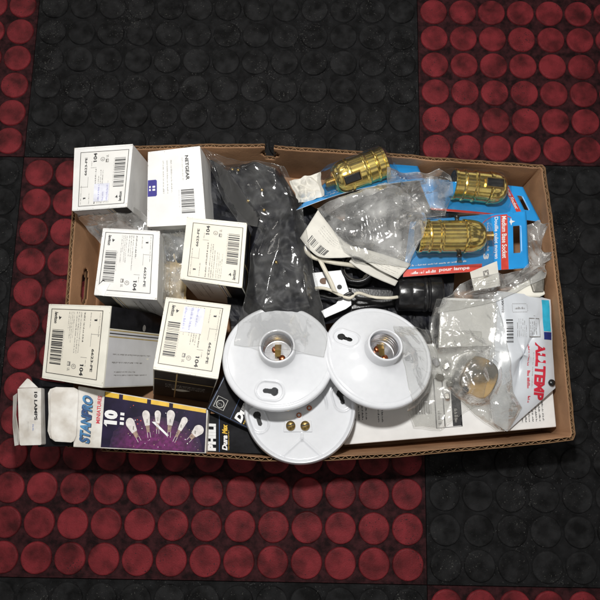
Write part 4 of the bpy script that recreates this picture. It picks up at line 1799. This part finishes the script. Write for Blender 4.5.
def drape(name, label, cat, left, right, mat, n=110, m=90, zref=.08, lift=.0012, zmin=.03, iters=120, wr=.003, freq=40, seed=0., pill=0.0, crease=1.0,
          stretch=(1, 1), group=None, parent=None, reg=False, sag=.0, zmax=None, edge=0.0):
    G = outline_grid(left, right, n, m)
    H = np.zeros((n+1, m+1)); XY = np.zeros((n+1, m+1, 2))
    for j in range(n+1):
        for i in range(m+1):
            x, y = G[j][i]
            x += 1.2*noise.noise(Vector((x*.08, y*.08, seed+5))); y += 1.2*noise.noise(Vector((x*.08, y*.08, seed+9)))
            p = P(x, y, zref)
            h = TREE.ray_cast(Vector((p.x, p.y, .4)), Vector((0, 0, -1)))
            z = h[0].z if h[0] is not None else .002
            H[j, i] = max(z, zmin)+lift
            XY[j, i] = (p.x, p.y)
    if zmax:
        H = np.minimum(H, zmax)
    Z = H.copy()
    for it in range(iters):
        Q = np.pad(Z, 1, mode='edge')
        A = (Q[:-2, 1:-1]+Q[2:, 1:-1]+Q[1:-1, :-2]+Q[1:-1, 2:])/4 - sag*1e-5
        Z = np.maximum(H, A)
    V, F = [], []
    for j in range(n+1):
        for i in range(m+1):
            x, y = XY[j, i]
            u, v = i/m, j/n
            q = Vector((x*stretch[0], y*stretch[1], 0))*freq+Vector((seed, seed*1.7, 0))
            e = math.sin(PI*u)*math.sin(PI*v)
            w = wr*folds(q, seed, crease)
            ed = min(1, 8*min(u, 1-u, v, 1-v))
            V.append(Vector((x, y, Z[j, i]+w*(.25+.75*ed)+pill*e**.5)))
    for j in range(n):
        for i in range(m):
            a = j*(m+1)+i
            F.append((a, a+1, a+m+2, a+m+1))
    # sealed border: a slightly thicker welt round the edge
    mb = MB(); mb.add(V, F, 0, True)
    border = [i for i in range(m+1)]+[(j+1)*(m+1)+m for j in range(n)]+[n*(m+1)+i for i in range(m-1, -1, -1)]+[j*(m+1) for j in range(n-1, 0, -1)]
    bp = [V[k] for k in border]
    if edge:
        BV, BF = [], []
        L = len(bp)
        for k in range(L):
            x, y, a = frame(bp[(k+1) % L]-bp[k-1])
            for c in range(5):
                th = 2*PI*c/5
                BV.append(bp[k]+(x*math.cos(th)+y*math.sin(th))*edge)
        for k in range(L):
            k2 = (k+1) % L
            for c in range(5):
                c2 = (c+1) % 5
                BF.append((k*5+c, k*5+c2, k2*5+c2, k2*5+c))
        mb.add(BV, BF, 0, True)
    ob = mb.build(name, mat, parent, reg=reg)
    if label:
        tag(ob, label, cat, group)
    return ob


GB = 'clear plastic bags lying in the tray'
# bag round the black parts, with its clear tail over the lampholder
drape('plastic_bag', 'large clear plastic bag of black parts running from the adapter carton down to the lampholder', 'plastic bag',
      [(199, 140), (208, 160), (220, 190), (238, 218), (262, 228), (252, 250), (246, 290), (240, 312), (235, 346)],
      [(203, 142), (240, 155), (284, 164), (300, 195), (308, 240), (317, 280), (323, 310), (327, 340), (324, 358)],
      f_tight, n=200, m=110, zref=.085, zmin=.05, iters=420, wr=.0036, freq=30, seed=2.1, crease=.9, stretch=(1.0, .6), group=GB, edge=.00025)
# crumpled bag in the middle
drape('plastic_bag', 'crumpled clear plastic bag below the leaning brass socket', 'plastic bag',
      [(318, 207), (328, 222), (338, 240), (344, 254), (356, 262)],
      [(384, 186), (410, 190), (425, 205), (420, 235), (408, 268)],
      f_milky, n=150, m=130, zref=.075, zmin=.060, iters=140, wr=.0045, freq=40, seed=7.7, pill=.008, group=GB, edge=.0003)
# film over the leaflet and wall plate
drape('plastic_bag', 'clear plastic bag spread over the leaflet and the cream wall plate', 'plastic bag',
      [(462, 282), (455, 292), (443, 298), (440, 312)],
      [(549, 262), (545, 278), (520, 290), (500, 300)],
      f_milky, zref=.07, zmin=.058, iters=60, wr=.0035, freq=50, seed=3.3, group=GB, edge=.00025)
# bag with the cover plate
drape('plastic_bag', 'crinkled clear plastic bag holding the metal plate, lying on the large flat carton', 'plastic bag',
      [(436, 300), (432, 330), (440, 360), (450, 388), (478, 415), (503, 431)],
      [(496, 300), (504, 330), (509, 360), (514, 392), (524, 408), (512, 430)],
      f_thin, n=180, m=150, zref=.065, zmin=.052, iters=120, wr=.0036, freq=44, seed=11.3, pill=.003, group=GB, edge=.0003)
# bag with the metal clips
drape('plastic_bag', 'clear plastic bag of small metal clips, its corner reaching over the right lampholder', 'plastic bag',
      [(392, 327), (396, 350), (402, 380), (409, 412), (416, 427)],
      [(482, 331), (484, 350), (486, 380), (480, 402), (443, 430)],
      f_thin, n=180, m=150, zref=.065, zmin=.051, iters=120, wr=.0034, freq=42, seed=19.5, group=GB, edge=.00025)
# the undersides of those two bags, lying on the carton
for (l_, r_, zz, sd_, nm) in (([(437, 301), (433, 330), (441, 360), (451, 388), (478, 414), (502, 430)], [(495, 301), (503, 330), (508, 360), (513, 392), (523, 408), (511, 429)], .0622, 5.5, 'back sheet of the bag holding the metal plate'),
                              ([(405, 345), (405, 362), (405, 380), (410, 411), (417, 426)], [(448, 345), (450, 360), (453, 380), (453, 402), (442, 429)], .0515, 9.5, 'back sheet of the bag holding the small metal clips')):
    drape('plastic_bag', nm, 'plastic bag', l_, r_, f_milky, n=90, m=70, zref=.06, lift=.0004, zmin=.046, iters=10, wr=.0006, freq=40, seed=sd_, zmax=zz, group=GB)
drape('plastic_bag', 'grey clear wrap bulging out below the far left corner carton', 'plastic bag',
      [(74, 213), (86, 228), (100, 244)], [(141, 211), (152, 220), (150, 229)],
      f_milky, n=70, m=80, zref=.07, zmin=.062, iters=30, wr=.005, freq=50, seed=47.5, group=GB, zmax=.085)
# film over the far right card's left end
drape('plastic_bag', 'torn end of clear plastic between the leaning socket and the far right card', 'plastic bag',
      [(384, 176), (388, 190), (400, 202), (420, 214)],
      [(440, 168), (446, 182), (450, 200), (446, 214)],
      f_clear, n=80, m=70, zref=.075, zmin=.062, iters=60, wr=.004, freq=55, seed=29.5, group=GB, edge=.00025)
# loose film down between the cartons
drape('plastic_bag', 'clear plastic wrap bunched between two upright cartons', 'plastic bag',
      [(160, 226), (162, 260), (158, 290), (150, 306)],
      [(190, 222), (186, 250), (184, 280), (182, 300)],
      f_clear, n=80, m=60, zref=.07, zmin=.06, iters=40, wr=.004, freq=60, seed=31.5, group=GB, zmax=.075)
drape('plastic_bag', 'clear plastic wrap at the right end of the tray below the far right card', 'plastic bag',
      [(526, 224), (528, 245), (530, 262), (510, 282)],
      [(541, 219), (546, 226), (544, 246), (552, 259)],
      f_milky, n=60, m=50, zref=.062, zmin=.05, iters=40, wr=.0035, freq=60, seed=37.5, group=GB, edge=.0003)

# ================================================================== LIGHTS
w = bpy.data.worlds.new('World')
scene.world = w
w.use_nodes = True
nt = w.node_tree
bg = nt.nodes['Background']
tc = nt.nodes.new('ShaderNodeTexCoord')
no = nt.nodes.new('ShaderNodeTexNoise')
no.inputs['Scale'].default_value = 3.4
no.inputs['Detail'].default_value = 2
cr = nt.nodes.new('ShaderNodeValToRGB')
cr.color_ramp.elements[0].position = .50
cr.color_ramp.elements[0].color = (.22, .22, .23, 1)
cr.color_ramp.elements[1].position = .60
cr.color_ramp.elements[1].color = (3.2, 3.1, 2.9, 1)  # bright patches added to the surroundings for the brass to mirror
nt.links.new(tc.outputs['Generated'], no.inputs['Vector'])
nt.links.new(no.outputs['Fac'], cr.inputs['Fac'])
nt.links.new(cr.outputs['Color'], bg.inputs['Color'])
bg.inputs['Strength'].default_value = .21


def area(name, loc, target, size, power, col=(1, 1, 1), shape='DISK', sy=None):
    l = bpy.data.lights.new(name, 'AREA')
    l.shape = shape
    l.size = size
    if sy:
        l.size_y = sy
    l.energy = power
    l.color = col
    o = bpy.data.objects.new(name, l)
    COL.objects.link(o)
    o.location = loc
    o.rotation_euler = (Vector(target)-Vector(loc)).to_track_quat('-Z', 'Y').to_euler()
    return o


area('flash', CAM+Vector((-.01, .22, .02)), (0, 0, .05), .045, 4.45, (1, .985, .96))
area('fill_lamp', Vector((-.9, 1.3, 1.9)), (0, 0, 0), .5, 5, (1, .95, .88), 'RECTANGLE', .25)  # added fill lamp, a soft source for gloss and brass to reflect

scene.view_settings.view_transform = 'Standard'
scene.view_settings.look = 'None'
scene.view_settings.gamma = 1
scene.view_settings.exposure = 0
scene.render.engine = 'CYCLES'
scene.cycles.transparent_max_bounces = 24
scene.cycles.max_bounces = 8
scene.render.resolution_x = 1024
scene.render.resolution_y = 1024
